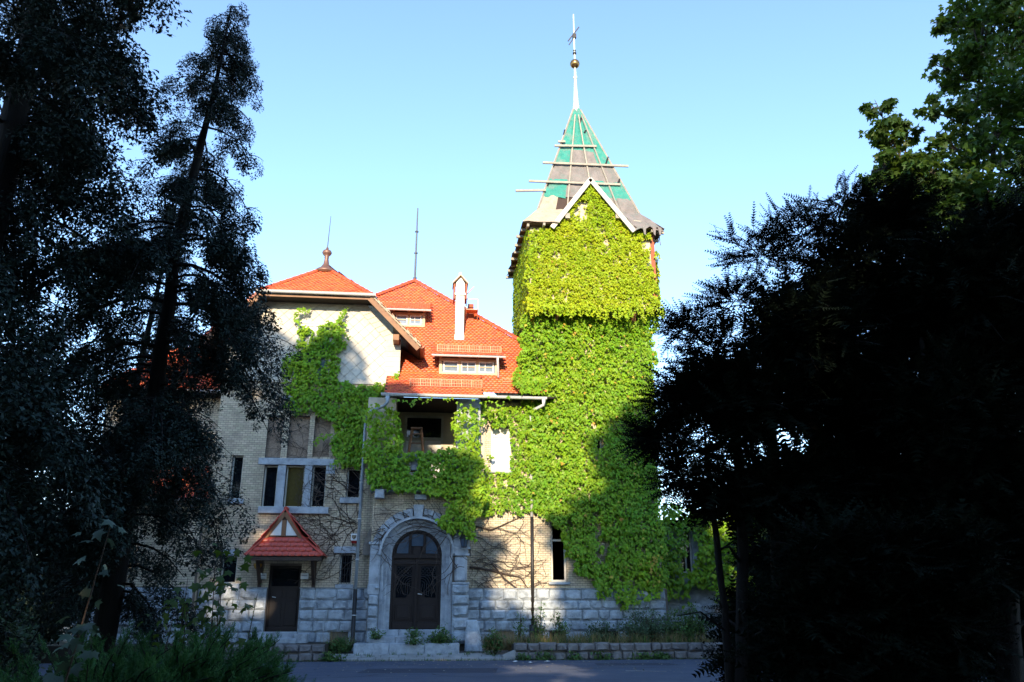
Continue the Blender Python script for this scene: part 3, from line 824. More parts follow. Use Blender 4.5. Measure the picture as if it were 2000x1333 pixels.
MB().prism([(px0 + .02, BAY - .05, zt + 1.47), (px1 - .02, BAY - .05, zt + 1.47), (px1 - .12, BAY - .02, zt + 1.85), (px0 + .1, BAY - .02, zt + 2.0)], (0, .3, 0)).build('pier_top', M['stone_smooth'], villa)
qx0, qx1 = BX0 + .02, DCX - DR - .37
z = SILL - .45
for h in (.44, .40, .38, .34):
    stone(villa, qx0, qx1, BAY - .06, z, z + h, .20, M['stone'], name='pier_stone'); z += h
MB().box((qx0 - .05, BAY - .02, z), (qx1, BAY + .3, z + .32)).build('pier_block', M['stone_smooth'], villa, bevel=.02)
MB().box((qx0 + .2, BAY - .12, z + .18), (qx1 + .02, BAY - .0, z + .27)).build('niche_sill', M['stone_smooth'], villa, bevel=.03)
nm = (qx0 + .25 + qx1) / 2; nr = (qx1 - qx0 - .25) / 2 - .05; nz0 = z + .32
nb = MB().box((qx0 - .02, BAY + .0, nz0), (nm - nr, BAY + .3, nz0 + .95)).box((nm + nr, BAY, nz0), (qx1, BAY + .3, nz0 + .95)).box((nm - nr, BAY + .14, nz0), (nm + nr, BAY + .3, nz0 + 1.2))
nb.ring(nm, nz0 + .95, nr, nr + .06, BAY - .01, BAY + .14, 0, math.pi, 12).box((qx0 - .02, BAY + .002, nz0 + .95), (nm - nr - .06, BAY + .3, nz0 + 1.3)).box((nm - nr - .06, BAY + .004, nz0 + .95 + nr + .06), (qx1, BAY + .14, nz0 + 1.3))
nb.build('niche', M['stone_smooth'], villa)
MB().box((qx0 - .08, BAY - .06, nz0 + 1.3), (qx1, BAY + .3, nz0 + 1.40)).build('niche_cornice', M['stone_smooth'], villa, bevel=.02)
MB().lathe((nm, BAY + .1, nz0), [(nr * .7, 0), (nr * .6, .05), (nr * .55, .75), (nr * .75, .83), (.01, .9)], 12).build('niche_column', M['stone_smooth'], villa, smooth=True)
gx_ = X(917, 1240, BAY)
MB().prism([(px1 - .12, BAY - .35, .15), (px1 + .52, BAY - .35, .15), (px1 + .30, BAY - .20, 1.17), (px1 - .08, BAY - .20, 1.17)], (0, .4, 0)).build('guard_stone', M['stone'], villa, bevel=.05)
# steps
for k, (xa, xb, yf, zt_, zb_) in enumerate(((DX0 - .42, DX1 + .20, BAY - .12, SILL, .66), (DX0 - .62, DX1 + .30, BAY - .45, .66, .46), (DX0 - 1.05, DX1 + .62, BAY - .80, .46, .18))):
    n_ = 3
    for i in range(n_):
        a = xa + (xb - xa) * i / n_; c_ = xa + (xb - xa) * (i + 1) / n_
        MB().box((a + .004, yf, zb_ - .25), (c_ - .004, BAY + .42, zt_)).build('entrance_step', M['stone_smooth'], villa, bevel=.018)
# main door
dm = MB().box((DX0, DY + .02, SILL), (DX1, DY + .08, SPR))
dm.ring(DCX, SPR, .0, DR, DY + .02, DY + .08, 0, math.pi, 24)
door = dm.build('entrance_door', M['wood_door'], villa)
fr = MB().ring(DCX, SPR, DR - .09, DR, DY - .04, DY + .03, 0, math.pi, 24).box((DX0, DY - .04, SILL), (DX0 + .08, DY + .03, SPR)).box((DX1 - .08, DY - .04, SILL), (DX1, DY + .03, SPR))
fr.box((DX0 + .08, DY - .05, SPR - .10), (DX1 - .08, DY + .03, SPR + .05)).box((DX0 + .08, DY - .03, SPR - .30), (DX1 - .08, DY + .03, SPR - .18))
fr.box((DCX - .25 - .04, DY - .04, SPR + .05), (DCX - .25 + .04, DY + .03, SPR + DR * .92)).box((DCX + .25 - .04, DY - .04, SPR + .05), (DCX + .25 + .04, DY + .03, SPR + DR * .92))
fr.box((DCX - .045, DY - .06, SILL + .03), (DCX + .045, DY + .03, SPR - .12))
fr.box((DCX - .13, DY - .05, SPR + .03), (DCX + .13, DY + .03, SPR + .30))
fr.build('door_frame', M['wood_door'], door, bevel=.012)
def arcpane(x0, x1, z0, n=9):
    rr = DR - .13
    pts = [(x0, DY + .0, z0), (x1, DY, z0)]
    for i in range(n + 1):
        x = x1 + (x0 - x1) * i / n
        pts.append((x, DY, max(z0 + .02, SPR + math.sqrt(max(0, rr * rr - (x - DCX) ** 2)))))
    return pts
MB().prism(arcpane(DCX - .20, DCX + .20, SPR + .32), (0, .012, 0)).build('pane', M['glass_sky_tint'], door)
MB().prism(arcpane(DCX - DR + .16, DCX - .30, SPR + .07), (0, .012, 0)).build('pane', M['glass_sky_tint'], door); MB().prism(arcpane(DCX + .30, DCX + DR - .16, SPR + .07), (0, .012, 0)).build('pane', M['glass_sky_tint'], door)
for sg in (-1, 1):
    xo, xi = DCX + sg * (DR - .18), DCX + sg * .16
    x0_, x1_ = min(xo, xi), max(xo, xi)
    z0_, z1_ = SILL + 1.02, SPR - .36
    out = [(xi, DY - .0, z0_ + .2) , (xi, DY, z1_), (xo, DY, z1_), (xo, DY, z0_ + .0), (xi - (xi - xo) * .35, DY, z0_)]
    MB().prism(out if sg > 0 else out[::-1], (0, .015, 0)).build('glass_panel', M['glass'], door)
    gr = MB()
    m_ = (x0_ + x1_) / 2
    for i in range(4):
        for j in range(2):
            gr.ring(x0_ + (x1_ - x0_) * (i + .5 + (.0)) / 4, z1_ - .09 - j * .14, .045, .057, DY - .035, DY - .02, 0, 2 * math.pi, 10)
    for j in range(6):
        rr = .14 + j * .085
        cxx = xi
        pts = []
        for i in range(9):
            t = math.pi / 2 * i / 8
            xx_ = cxx + (xo - xi) / abs(xo - xi) * rr * math.sin(t) * .95; zz_ = z0_ + .42 + rr * .9 * math.cos(t)
            if x0_ - .01 <= xx_ <= x1_ + .01 and zz_ < z1_ - .3: pts.append((xx_, DY - .03, zz_))
        if len(pts) > 1: gr.tube(pts, .008, 5)
        pts = [(xi + (xo - xi) * (.1 + .14 * j), DY - .03, z0_ + .04 + .02 * j), (xi + (xo - xi) * (.05 + .17 * j), DY - .03, z0_ + .25), (xi + (xo - xi) * (.14 + .12 * j), DY - .03, z0_ + .45)]
        gr.tube(pts, .008, 5)
    gr.tube([(x0_, DY - .03, z1_ - .34), (m_, DY - .03, z1_ - .30), (x1_, DY - .03, z1_ - .34)], .009, 5)
    gr.build('grille', M['iron'], door)
    b = MB().box((x0_ + .0, DY - .02, SILL + .30), (x1_, DY + .03, SILL + .80)).box((x0_ + .06, DY - .035, SILL + .36), (x1_ - .06, DY - .01, SILL + .74)).box((DCX + sg * .05, DY - .03, SILL + .02), (DCX + sg * (DR - .09), DY + .03, SILL + .22))
    b.build('door_panel', M['wood_door'], door, bevel=.012)
MB().tube([(DCX + .08, DY - .0, SILL + 1.14), (DCX + .08, DY - .09, SILL + 1.14), (DCX + .21, DY - .09, SILL + 1.12)], .014, 6).build('handle', M['zinc'], door)

# --- loggia over the entrance
LGB = 30.9                                # back wall
LX0, LX1 = X(772, 830, BAY), X(892, 830, BAY)
LTOP = 8.75
PXR = X(938, 850, BAY)
MB().box((BX0 - .1, BAY - .12, FLZ), (PXR, LGB, FLZ + .16)).build('loggia_floor', M['stone_smooth'], villa)
parap = wall(BX0 - .1, PXR, FLZ + .16, PRZ, BAY - .06, .18, [(X(797, 915, BAY), X(823, 915, BAY), FLZ + .5, PRZ - .2), (X(842, 915, BAY), X(868, 915, BAY), FLZ + .5, PRZ - .2)])
parap.box((BX0 - .12, BAY - .1, PRZ), (PXR + .02, BAY + .16, PRZ + .08)).build('parapet', M['stone_smooth'], villa)
MB().box((LX1, BAY + .0, PRZ + .08), (PXR, BAY + .45, LTOP)).build('loggia_pillar', M['stone_smooth'], villa)
MB().box((X(716, 850, BAY) , BAY + .0, PRZ + .08), (LX0, BAY + .45, LTOP)).build('loggia_pillar', M['plaster'], villa)
lb = (X(790, 840, LGB), X(866, 840, LGB), FLZ + .2, Z(830, 812, LGB))
lgw = wall(GX1 - .3, PXR + .3, FLZ + .16, LTOP + .4, LGB, .2, [lb]).build('loggia_back_wall', M['plaster'], villa)
MB().box((PXR - .02, BAY + .45, FLZ + .16), (PXR + .2, LGB, LTOP + .3)).build('side_wall', M['plaster'], villa)
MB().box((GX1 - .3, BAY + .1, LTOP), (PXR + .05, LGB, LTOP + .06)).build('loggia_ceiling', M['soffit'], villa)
zt2 = Z(830, 858, LGB)
b = MB().box((lb[0], LGB + .0, lb[2]), (lb[0] + .09, LGB + .08, lb[3])).box((lb[1] - .09, LGB, lb[2]), (lb[1], LGB + .08, lb[3])).box((lb[0] + .09, LGB - .02, zt2 - .06), (lb[1] - .09, LGB + .08, zt2 + .06)).box((lb[0] + .09, LGB, lb[3] - .1), (lb[1] - .09, LGB + .08, lb[3]))
mid = lb[0] + (lb[1] - lb[0]) * .5
b.box((mid - .04, LGB, lb[2]), (mid + .04, LGB + .08, zt2 - .06))
bd = b.build('balcony_door', M['offwhite'], villa)
for xa, xb in ((lb[0] + .08, mid - .03), (mid + .03, lb[1] - .08)): MB().box((xa, LGB + .03, lb[2]), (xb, LGB + .045, zt2 - .05)).build('blind', M['blind'], bd)
MB().box((lb[0] + .08, LGB + .03, zt2 + .05), (lb[1] - .08, LGB + .045, lb[3] - .09)).build('pane', M['glass'], bd)

# --- main wall between entrance and tower
MX1 = 4.6
H_mw = rect(959, 998, 836, 921, MW)
H_gw = rect(1076, 1106, 1018, 1137, MW)
mh = [H_mw, H_gw]
mwall_ = wall(BX1 - .1, MX1, PL, 8.9, MW, .3, mh); mw2 = wall(MX1, 8.45, PL, 6.5, MW, .1, mh); mwall_._add(mw2.v, mw2.f)
mwall = mwall_.build('main_wall', M['mortar'], villa)
bricks(mwall, BX1 - .1, MX1, PL + .02, 8.85, MW, mh, 31, singles=(BX1, 4.0, 2.2, 4.3))
bricks(mwall, MX1 + .001, 8.45, PL + .02, 6.45, MW, mh, 33)
wall(BX1 - .1, 8.6, -.1, PL - .002, MW - .05, .3, []).build('plinth_core', M['mortar'], villa)
HB = [rect(967, 1003, 1221, 1256, MW), rect(1072, 1104, 1221, 1256, MW), rect(1168, 1206, 1221, 1256, MW)]
pm = MB().box((BX1, MW - .20, PL - .004), (8.5, MW + .02, PL + .012)).build('plinth', M['stone_smooth'], villa)
courses(pm, BX1 - .02, 8.5, MW - .15, ZS, [(h[0], h[1], 0, .78) for h in HB], seed=8)
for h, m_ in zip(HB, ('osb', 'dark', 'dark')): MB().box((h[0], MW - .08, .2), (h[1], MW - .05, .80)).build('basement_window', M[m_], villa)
w = window(villa, H_mw[0], H_mw[1], H_mw[2], H_mw[3], MW + .08, 1, H_mw[2] + (H_mw[3] - H_mw[2]) * .80, .06, M['white'], M['blind'])
w = window(villa, H_gw[0], H_gw[1], H_gw[2], H_gw[3], MW + .08, 1, H_gw[2] + (H_gw[3] - H_gw[2]) * .68, .07, M['offwhite'], M['glass'])
MB().box((H_gw[0] - .1, MW - .1, H_gw[2] - .09), (H_gw[1] + .1, MW + .1, H_gw[2])).build('window_sill', M['stone_smooth'], villa, bevel=.01)
MB().box((H_mw[0] - .06, MW - .1, H_mw[2] - .07), (H_mw[1] + .06, MW + .08, H_mw[2])).build('window_sill', M['stone_smooth'], villa, bevel=.01)

# --- main roof
RP0 = Vector((0, 28.75, 9.05)); PIT = R(50)
RN = Vector((0, -math.sin(PIT), math.cos(PIT)))
def onroof(px, py): return onplane(px, py, RP0, RN)
A = onroof(810, 551); pr = onroof(1015, 668); plh = onroof(735, 580)
def down(p, q, z):                        # follow the hip to height z
    return p + (q - p) * ((z - p.z) / (q.z - p.z))
RE = RP0.z
hr, hl = down(A, pr, RE), down(A, plh, RE)
hr = A + (pr - A) * ((RE - A.z) / (pr.z - A.z))
AB = A + Vector((0, 5, 0))
vz = RP0.y + (zc_ + .2 - RE) / math.tan(PIT)
fl0, fl1 = Vector((GX1 - .15, RP0.y, RE)), Vector((GX1 - .15, vz, zc_ + .2))
RCX = 4.25; tt = (RCX - A.x) / (hr.x - A.x); rc1 = A + (hr - A) * tt; rc0 = Vector((RCX, RP0.y, RE))
front = [fl0, rc0, rc1, A, plh, fl1]
mr = MB().poly(front).poly([rc1, rc1 + Vector((0, 10, 0)), AB, A]).poly([plh, A, AB, plh + Vector((0, 8, 0))]).build('main_roof', M['wood_dark'], villa)
tile_field(mr, front, M['tile'], .165, .135)

ridge_line(mr, rc1 + Vector((0, 0, .06)), A + Vector((0, 0, .06)), .12); ridge_line(mr, plh + Vector((0, 0, .06)), A + Vector((0, 0, .06)), .12)
mb_ = A + Vector((0, .1, -.1)); mt_ = at(816, 407, mb_.y)
MB().tube([mb_, mb_.lerp(mt_, .5), mt_], [.055, .045, .03], 8).build('lightning_mast', M['mast'], villa)
for t in (.08, .40, .68, ): MB().tube([mb_.lerp(mt_, t), mb_.lerp(mt_, t + .012)], .085, 8).build('mast_clamp', M['mast'], villa)
# low pitched roof over the loggia bay with its gutter
g0 = at(750, 771, 28.05); g1 = at(945, 773, 28.05); g1.z = g0.z
u0 = onroof(752, 728); u1 = onroof(943, 736)
u0 = Vector((g0.x, u1.y, u1.z + .04)); u1 = Vector((g1.x, u1.y, u1.z + .04))
lr = MB().prism([g0 + Vector((0, 0, .03)), g1 + Vector((0, 0, .03)), u1, u0], (0, 0, -.10)).build('loggia_roof', M['wood_dark'], villa)
tile_field(lr, [g0 + Vector((0, .02, .04)), g1 + Vector((0, .02, .04)), u1, u0], M['tile'], .165, .13)
gutter(g0 + Vector((-.1, -.06, .02)), g1 + Vector((.05, -.06, .02)), .085, 'gutter', villa)
g2 = at(943, 775, 28.62); g3 = at(1068, 777, 28.62); g3.z = g2.z
gutter(g2 + Vector((0, 0, .02)), g3 + Vector((0, 0, .02)), .085, 'gutter', villa)
MB().box((g1.x, 28.72, RE - .16), (MX1, MW, RE - .1)).build('soffit', M['soffit'], villa)
for i in range(6):
    x = g1.x + .2 + i * .42
    MB().box((x - .04, 28.74, RE - .26), (x + .04, MW - .01, RE - .165)).build('rafter_end', M['wood_dark'], villa)
# snow guards
def snow_guard(p0, p1, up, h=.26, n=30, name='snow_guard'):
    b = MB(); p0, p1 = Vector(p0), Vector(p1); up = Vector(up)
    for k in (0.12, .5, 1): b.bar(p0 + up * h * k, p1 + up * h * k, .018, .018)
    for i in range(n + 1):
        t = i / n; p = p0.lerp(p1, t)
        b.bar(p + up * (h * .1), p + up * h, .012 if i % 6 else .03, .012 if i % 6 else .03, up=(0, 1, 0))
    for i in range(0, n + 1, 6):
        p = p0.lerp(p1, i / n); b.bar(p + up * .0 + Vector((0, .0, 0)), p + up * h * .9 + Vector((0, .22, .12)), .02, .02)
    return b.build(name, M['guard'], villa)
M['guard'] = mat('terracotta_coated_steel', (.62, .22, .10), (.55, .18, .08), 4, .4)
ln = (u0 - g0).normalized()
sgz = .30
a, c_ = at(800, 767, g0.y + .45), at(941, 770, g0.y + .45); zz = g0.z + .05 + (u0.z - g0.z) * (.45 / (u0.y - g0.y))
snow_guard((a.x, g0.y + .45, zz), (c_.x, g0.y + .45, zz), (0, 0, 1), .30, 42)
a, c_ = onroof(981, 752), onroof(1045, 753)
snow_guard(a + RN * .02, Vector((c_.x, a.y, a.z)) + RN * .02, (0, -.3, .95), .22, 12)
# chimneys
cb = onroof(897, 664); cy = cb.y
cx0, cx1 = X(889, 640, cy), X(906, 640, cy); cz1 = Z(897, 577, cy); cz2 = Z(897, 553, cy)
ch = MB().box((cx0, cy, cb.z - .4), (cx1, cy + .55, cz1)).box((cx0 - .02, cy - .02, cb.z - .1), (cx1 + .02, cy + .57, cb.z + .22)).box((cx0 - .05, cy - .05, cz1), (cx1 + .05, cy + .6, cz1 + .10)).box((cx0 + .0, cy, cz1 + .1), (cx1, cy + .55, cz2)).build('chimney', M['white'], villa, bevel=.01)
cxm = (cx0 + cx1) / 2; hw = (cx1 - cx0) / 2
for sg in (-1, 1):
    MB().prism([(cxm, cy - .12, cz2 + .36), (cxm, cy - .12, cz2 + .30), (cxm + sg * (hw + .14), cy - .12, cz2 - .06), (cxm + sg * (hw + .14), cy - .12, cz2 + .0)], (0, .8, 0)).build('cap_slope', M['wood_raw'], ch)
    MB().box((cxm + sg * (hw + .03), cy + .0, cz1 - .15), (cxm + sg * (hw + .10), cy + .6, cz2 - .02)).build('cap_cheek', M['redbrick'], ch)
MB().prism([(cxm - hw, cy + .02, cz2), (cxm + hw, cy + .02, cz2), (cxm, cy + .02, cz2 + .3)], (0, .5, 0)).build('cap_gable', M['white'], ch)
MB().lathe((cxm, cy + .25, cz2 + .3), [(.07, 0), (.08, .12), (.06, .14), (.06, .26)], 10).build('cap_knob', M['white'], ch)
c2 = onroof(918, 628)
fx0, fx1 = X(914, 610, c2.y), X(925, 610, c2.y)
MB().box((fx0, c2.y, c2.z - .3), (fx1, c2.y + .3, Z(918, 594, c2.y))).build('flue_pipe', M['redbrick'], villa)
st = MB(); s_a = onroof(909, 626); s_b = onroof(931, 622)
st.box((s_a.x, s_a.y - .55, s_a.z + .28), (s_b.x, s_a.y - .1, s_a.z + .31))
for x in (s_a.x, s_b.x): st.bar((x, s_a.y - .5, s_a.z + .3), (x, s_a.y, s_a.z - .1), .03, .03); st.bar((x, s_a.y - .55, s_a.z + .3), (x, s_a.y - .55, s_a.z + .75), .03, .03)
st.bar((s_a.x, s_a.y - .55, s_a.z + .75), (s_b.x, s_a.y - .55, s_a.z + .75), .03, .03); st.bar((s_a.x - .1, s_a.y - .3, s_a.z + .9), (s_b.x - .15, s_a.y - .1, s_a.z + 1.5), .03, .03)
st.build('sweep_platform', M['guard'], villa)
# dormers
def dormer(px0, px1, pyb, pyt, pyg, gx0, gx1, cols, gl, pyr):
    base = onroof((px0 + px1) / 2, pyb); y = base.y - .02
    x0_, x1_ = X(px0, (pyb + pyt) / 2, y), X(px1, (pyb + pyt) / 2, y); z0_ = base.z; z1_ = Z((px0 + px1) / 2, pyt, y)
    yb = y + (z1_ + .5 - z0_) / math.tan(PIT)
    d = MB().box((x0_ - .02, y + .06, z0_ - .3), (x1_ + .02, yb, z1_ + .12)).build('dormer', M['wood_brown'], villa)
    window(villa, x0_, x1_, z0_, z1_, y, cols, None, .10, M['wood_raw'], gl, name='dormer_window', bars=1)
    xs = [x0_ + .1 + (x1_ - x0_ - .2) * i / cols for i in range(cols + 1)]
    mu = MB()
    for i in range(cols):
        mu.box((xs[i] + .05, y + .01, z0_ + .1), (xs[i] + .09, y + .05, z1_ - .1)); mu.box((xs[i + 1] - .09, y + .01, z0_ + .1), (xs[i + 1] - .05, y + .05, z1_ - .1)); mu.box((xs[i] + .09, y + .012, z1_ - .15), (xs[i + 1] - .09, y + .05, z1_ - .1)); mu.box((xs[i] + .09, y + .012, z0_ + .1), (xs[i + 1] - .09, y + .05, z0_ + .14))
        if i: mu.box(((xs[i] + xs[i + 1]) / 2 - .05, y + .02, z0_ + .14), ((xs[i] + xs[i + 1]) / 2 - .02, y + .05, z1_ - .15))
    mu.build('sash', M['white'], d)
    yg = y - .42; ga, gb_ = at(gx0, pyg, yg), at(gx1, pyg, yg); gb_.z = ga.z
    rt_ = onroof((gx0 + gx1) / 2, pyr)
    r0, r1 = Vector((ga.x, yg + .05, ga.z + .05)), Vector((gb_.x, yg + .05, ga.z + .05))
    yt = rt_.y; t0, t1 = Vector((ga.x, yt, rt_.z + .05)), Vector((gb_.x, yt, rt_.z + .05))
    rf = MB().prism([r0, r1, t1, t0], (0, 0, -.06)).build('dormer_roof', M['wood_dark'], villa)
    tile_field(rf, [r0, r1, t1, t0], M['tile'], .19, .15)
    gutter(ga + Vector((-.05, 0, .0)), gb_ + Vector((.05, 0, .0)), .06, 'gutter', villa)
    for i in range(cols + 1):
        x = x0_ + .05 + (x1_ - x0_ - .1) * i / cols
        MB().box((x - .045, yg + .12, z1_ + .02), (x + .045, y + .08, z1_ + .12)).build('rafter_end', M['wood_brown'], d)
    return y, ga, gb_, r0, t0
M['curtain_sky_tint'] = M['glass_light']
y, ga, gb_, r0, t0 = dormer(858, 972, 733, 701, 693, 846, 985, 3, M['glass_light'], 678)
snow_guard((ga.x + .15, r0.y + .25, r0.z + .16), (gb_.x - .1, r0.y + .25, r0.z + .16), (0, 0, 1), .28, 36)
MB().tube([(gb_.x - .25, ga.y, ga.z), (gb_.x - .25, ga.y, ga.z - .15), (gb_.x - .22, ga.y + .2, ga.z - .35), (gb_.x - .2, ga.y + .25, ga.z - .75)], .045, 8).build('dormer_downpipe', M['zinc'], villa, smooth=True)
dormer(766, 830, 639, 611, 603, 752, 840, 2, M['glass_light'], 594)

# downpipes
def X_at(px, py, Y): return at(px, py, Y)
dpY = LW - .38
t_ = at(757, 774, 28.0); e_ = at(757, 786, 28.0); l_ = at(719, 812, dpY); m_ = Vector((at(703, 1000, dpY).x, dpY, at(703, 1152, dpY).z))
l_.x = at(703, 1020, dpY).x
MB().tube([t_, e_, e_.lerp(l_, .15) + Vector((0, 0, -.05)), l_ + Vector((.12, -.06, .12)), l_, m_], [.085, .06, .055, .055, .055, .055], 10).build('downpipe', M['zinc_pipe'], villa, smooth=True)
MB().tube([m_ + Vector((0, 0, .01)), (m_.x, dpY, .40), (m_.x - .10, dpY - .12, .25)], [.07, .07, .075], 10).build('downpipe_foot', M['black'], villa, smooth=True)
for z in (3.1, 4.45, 5.7, 1.3): MB().tube([(m_.x, dpY, z), (m_.x, dpY, z + .03)], .075, 10).build('pipe_clamp', M['zinc'], villa)
pY = MW - .12; t_ = g3 + Vector((-.12, 0, 0)); l_ = at(1037, 812, pY); b_ = at(1037, 1010, pY)
MB().tube([t_, t_ + Vector((0, 0, -.25)), l_ + Vector((.1, -.1, .2)), l_, Vector((l_.x, pY, b_.z))], [.08, .06, .055, .055, .055], 10).build('downpipe', M['zinc'], villa, smooth=True)
MB().tube([(l_.x, pY - .06, b_.z), (l_.x, pY - .06, 1.0)], .06, 10).tube([(l_.x, pY - .1, 1.0), (l_.x, pY - .1, .45)], .13, 10).build('downpipe_foot', M['black'], villa, smooth=True)

# ------------------------------------------------------------------ tower
TX0, TX1 = X(1036, 602, TU), X(1284, 602, TU)
TCX = (TX0 + TX1) / 2; THW = (TX1 - TX0) / 2; TCY = TU + THW
BZ0, BZ1 = Z(1160, 604, TU), Z(1150, 446, TU)
tower = empty('tower', (TCX, TCY, 0), 'tall square tower wrapped in ivy with a ragged half stripped spire', 'tower')
sx_ = .30
MB().box((TX0 + sx_, TW, 0), (TX1 - sx_, TCY + THW - .3, BZ0 + .02)).build('shaft', M['plaster'], tower)
MB().box((TX0, TU, BZ0), (TX1, TCY + THW, BZ1)).build('upper_storey', M['plaster'], tower)
for sg in (1,):                           # red brick corner strip
    MB().box((TCX + sg * (THW - .14), TU - .03, BZ0), (TCX + sg * (THW + .02), TU + .3, BZ1)).build('corner_strip', M['redbrick'], tower)
for px in (1090, 1240):                   # struts under the jetty
    p = at(px - 8, 655, TW - .05); MB().bar(p, (X(px, 606, TU + .1), TU + .08, BZ0), .12, .14).build('strut', M['wood_brown'], tower)
for px0_, px1_ in ((1062, 1098), (1230, 1254)):
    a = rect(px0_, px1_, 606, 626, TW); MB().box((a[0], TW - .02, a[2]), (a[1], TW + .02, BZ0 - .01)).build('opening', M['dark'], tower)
for pxs in ((1148, 1166, 640, 668), (1158, 1174, 855, 885), (1150, 1178, 1015, 1135), (1165, 1185, 1060, 1120)):
    a = rect(*pxs, TW); w = window(tower, a[0], a[1], a[2], a[3], TW - .06, 1, None, .05, M['offwhite'], M['glass'])
# spire: four sides with a flared foot
SP = [(THW + .34, BZ1 - .05), (THW - .42, BZ1 + .92), (.13, Z(1118, 218, TCY) )]
def spire_pt(k, sx, sy): h, z = SP[k]; return Vector((TCX + sx * h, TCY + sy * h, z))
deck = MB()
for k in range(2):
    for (a, b_) in ((((-1, -1), (1, -1)),) if k else ()) + (((1, -1), (1, 1)), ((1, 1), (-1, 1)), ((-1, 1), (-1, -1))):
        deck.poly([spire_pt(k, *a), spire_pt(k, *b_), spire_pt(k + 1, *b_), spire_pt(k + 1, *a)])
fl_, fr_, bl_, br_ = spire_pt(0, -1, -1), spire_pt(0, 1, -1), spire_pt(1, -1, -1), spire_pt(1, 1, -1)
for u0_, u1_ in ((0, .25), (.80, 1)):
    deck.poly([fl_.lerp(fr_, u0_), fl_.lerp(fr_, u1_), bl_.lerp(br_, u1_), bl_.lerp(br_, u0_)])
    deck.poly([fl_.lerp(fr_, u0_), fl_.lerp(fr_, u1_), Vector((fl_.lerp(fr_, u1_).x, TU + .05, fl_.z)), Vector((fl_.lerp(fr_, u0_).x, TU + .05, fl_.z))])
deck.poly([Vector((fl_.x, TU + .05, fl_.z)), spire_pt(0, -1, 1), spire_pt(0, 1, 1), Vector((fr_.x, TU + .05, fl_.z))])
deck = deck.build('spire_deck', M['wood_dark'], tower)
# sheets between the battens, bottom to top, left to right: f felt, n net, s sheathing, 0 open
FRONT = ['s0sfff', 'nfnn', 'ffff', 'nffn', 'nnnn', 'nnnn', 'nn']
rows = [0, .12, .27, .43, .56, .72, .87, 1.0]
rs = random.Random(21)
def sheets(a, b_, plan, off):
    lo0, lo1, hi0, hi1 = spire_pt(1, *a), spire_pt(1, *b_), spire_pt(2, *a), spire_pt(2, *b_)
    nrm = (lo1 - lo0).cross(hi0 - lo0).normalized()
    for r_, s in enumerate(plan):
        n = len(s)
        for c_, ch_ in enumerate(s):
            if ch_ == '0': continue
            t0, t1 = rows[r_], rows[r_ + 1] + .012
            q = []
            for t, u in ((t0, c_ / n), (t0, (c_ + 1) / n), (t1, (c_ + 1) / n), (t1, c_ / n)):
                q.append(lo0.lerp(hi0, t).lerp(lo1.lerp(hi1, t), u))
            G = 4; b = MB(); lift = .03 + rs.uniform(0, .02)
            for j in range(G + 1):
                for i in range(G + 1):
                    p = q[0].lerp(q[1], i / G).lerp(q[3].lerp(q[2], i / G), j / G)
                    inn = 0 < i < G and 0 < j < G
                    b.v.append(tuple(p + nrm * (lift + rs.uniform(-.012, .035 if inn else .012)) + Vector((0, 0, (rs.uniform(-.14, .03) if j == 0 and ch_ == 'n' else 0)))))
            for j in range(G):
                for i in range(G): b.f.append((j * (G + 1) + i, j * (G + 1) + i + 1, (j + 1) * (G + 1) + i + 1, (j + 1) * (G + 1) + i))
            b.build({'f': 'felt_sheet', 'n': 'net_sheet', 's': 'torn_sheet'}[ch_], M[{'f': 'felt', 'n': 'net', 's': 'sheath'}[ch_]], tower)
sheets((-1, -1), (1, -1), FRONT, 0)
sheets((1, -1), (1, 1), ['ffnff', 'fnfff', 'ffffn', 'nfff', 'nnn', 'nnn', 'nn'], 0)
sheets((-1, 1), (-1, -1), ['nnsnn', 'nfnnn', 'nffff', 'nnff', 'nnn', 'nnn', 'nn'], 0)
sheets((1, 1), (-1, 1), ['fffff', 'fffff', 'fffff', 'ffff', 'nnn', 'nnn', 'nn'], 0)
# battens up the hips and faces
for s_ in ((-1, -1), (1, -1), (1, 1), (-1, 1)):
    o_ = Vector((s_[0] * .04, s_[1] * .04, 0))
    MB().bar(spire_pt(1, *s_) + o_, spire_pt(2, *s_) + o_, .07, .06).build('hip_batten', M['wood_grey'], tower)
nF = Vector((0, -.09, .03))
for t in (.28, .55, .8):
    a = spire_pt(1, -1, -1).lerp(spire_pt(1, 1, -1), t); c_ = spire_pt(2, -1, -1).lerp(spire_pt(2, 1, -1), t)
    MB().bar(a + nF, a.lerp(c_, .93) + nF, .05, .04).build('batten', M['wood_grey'], tower)
# scaffold planks across the front and stub posts
def on_front(px, py):
    lo0, hi0 = spire_pt(1, -1, -1), spire_pt(2, -1, -1); n = (spire_pt(1, 1, -1) - lo0).cross(hi0 - lo0).normalized()
    return onplane(px, py, lo0 + n * (.14 if n.y < 0 else -.14), n)
for (a, c_) in (((1083, 285), (1165, 286)), ((1060, 318), (1227, 325)), ((1033, 354), (1212, 361)), ((1007, 373), (1066, 372)), ((1090, 277), (1104, 277))):
    MB().bar(on_front(*a), on_front(*c_), .06, .09).build('scaffold_plank', M['wood_grey'], tower)
for (a, c_) in (((1133, 241), (1136, 228)), ((1142, 258), (1145, 253)), ((1102, 262), (1104, 252)), ((1182, 325), (1189, 305)), ((1206, 362), (1212, 348)), ((1070, 362), (1073, 352)), ((1081, 325), (1084, 315))):
    p0, p1 = on_front(*a), on_front(*c_)
    MB().bar(p0 + Vector((0, .1, 0)), p1 + Vector((0, .1, 0)), .06, .07).build('stub_post', M['iron'], tower)
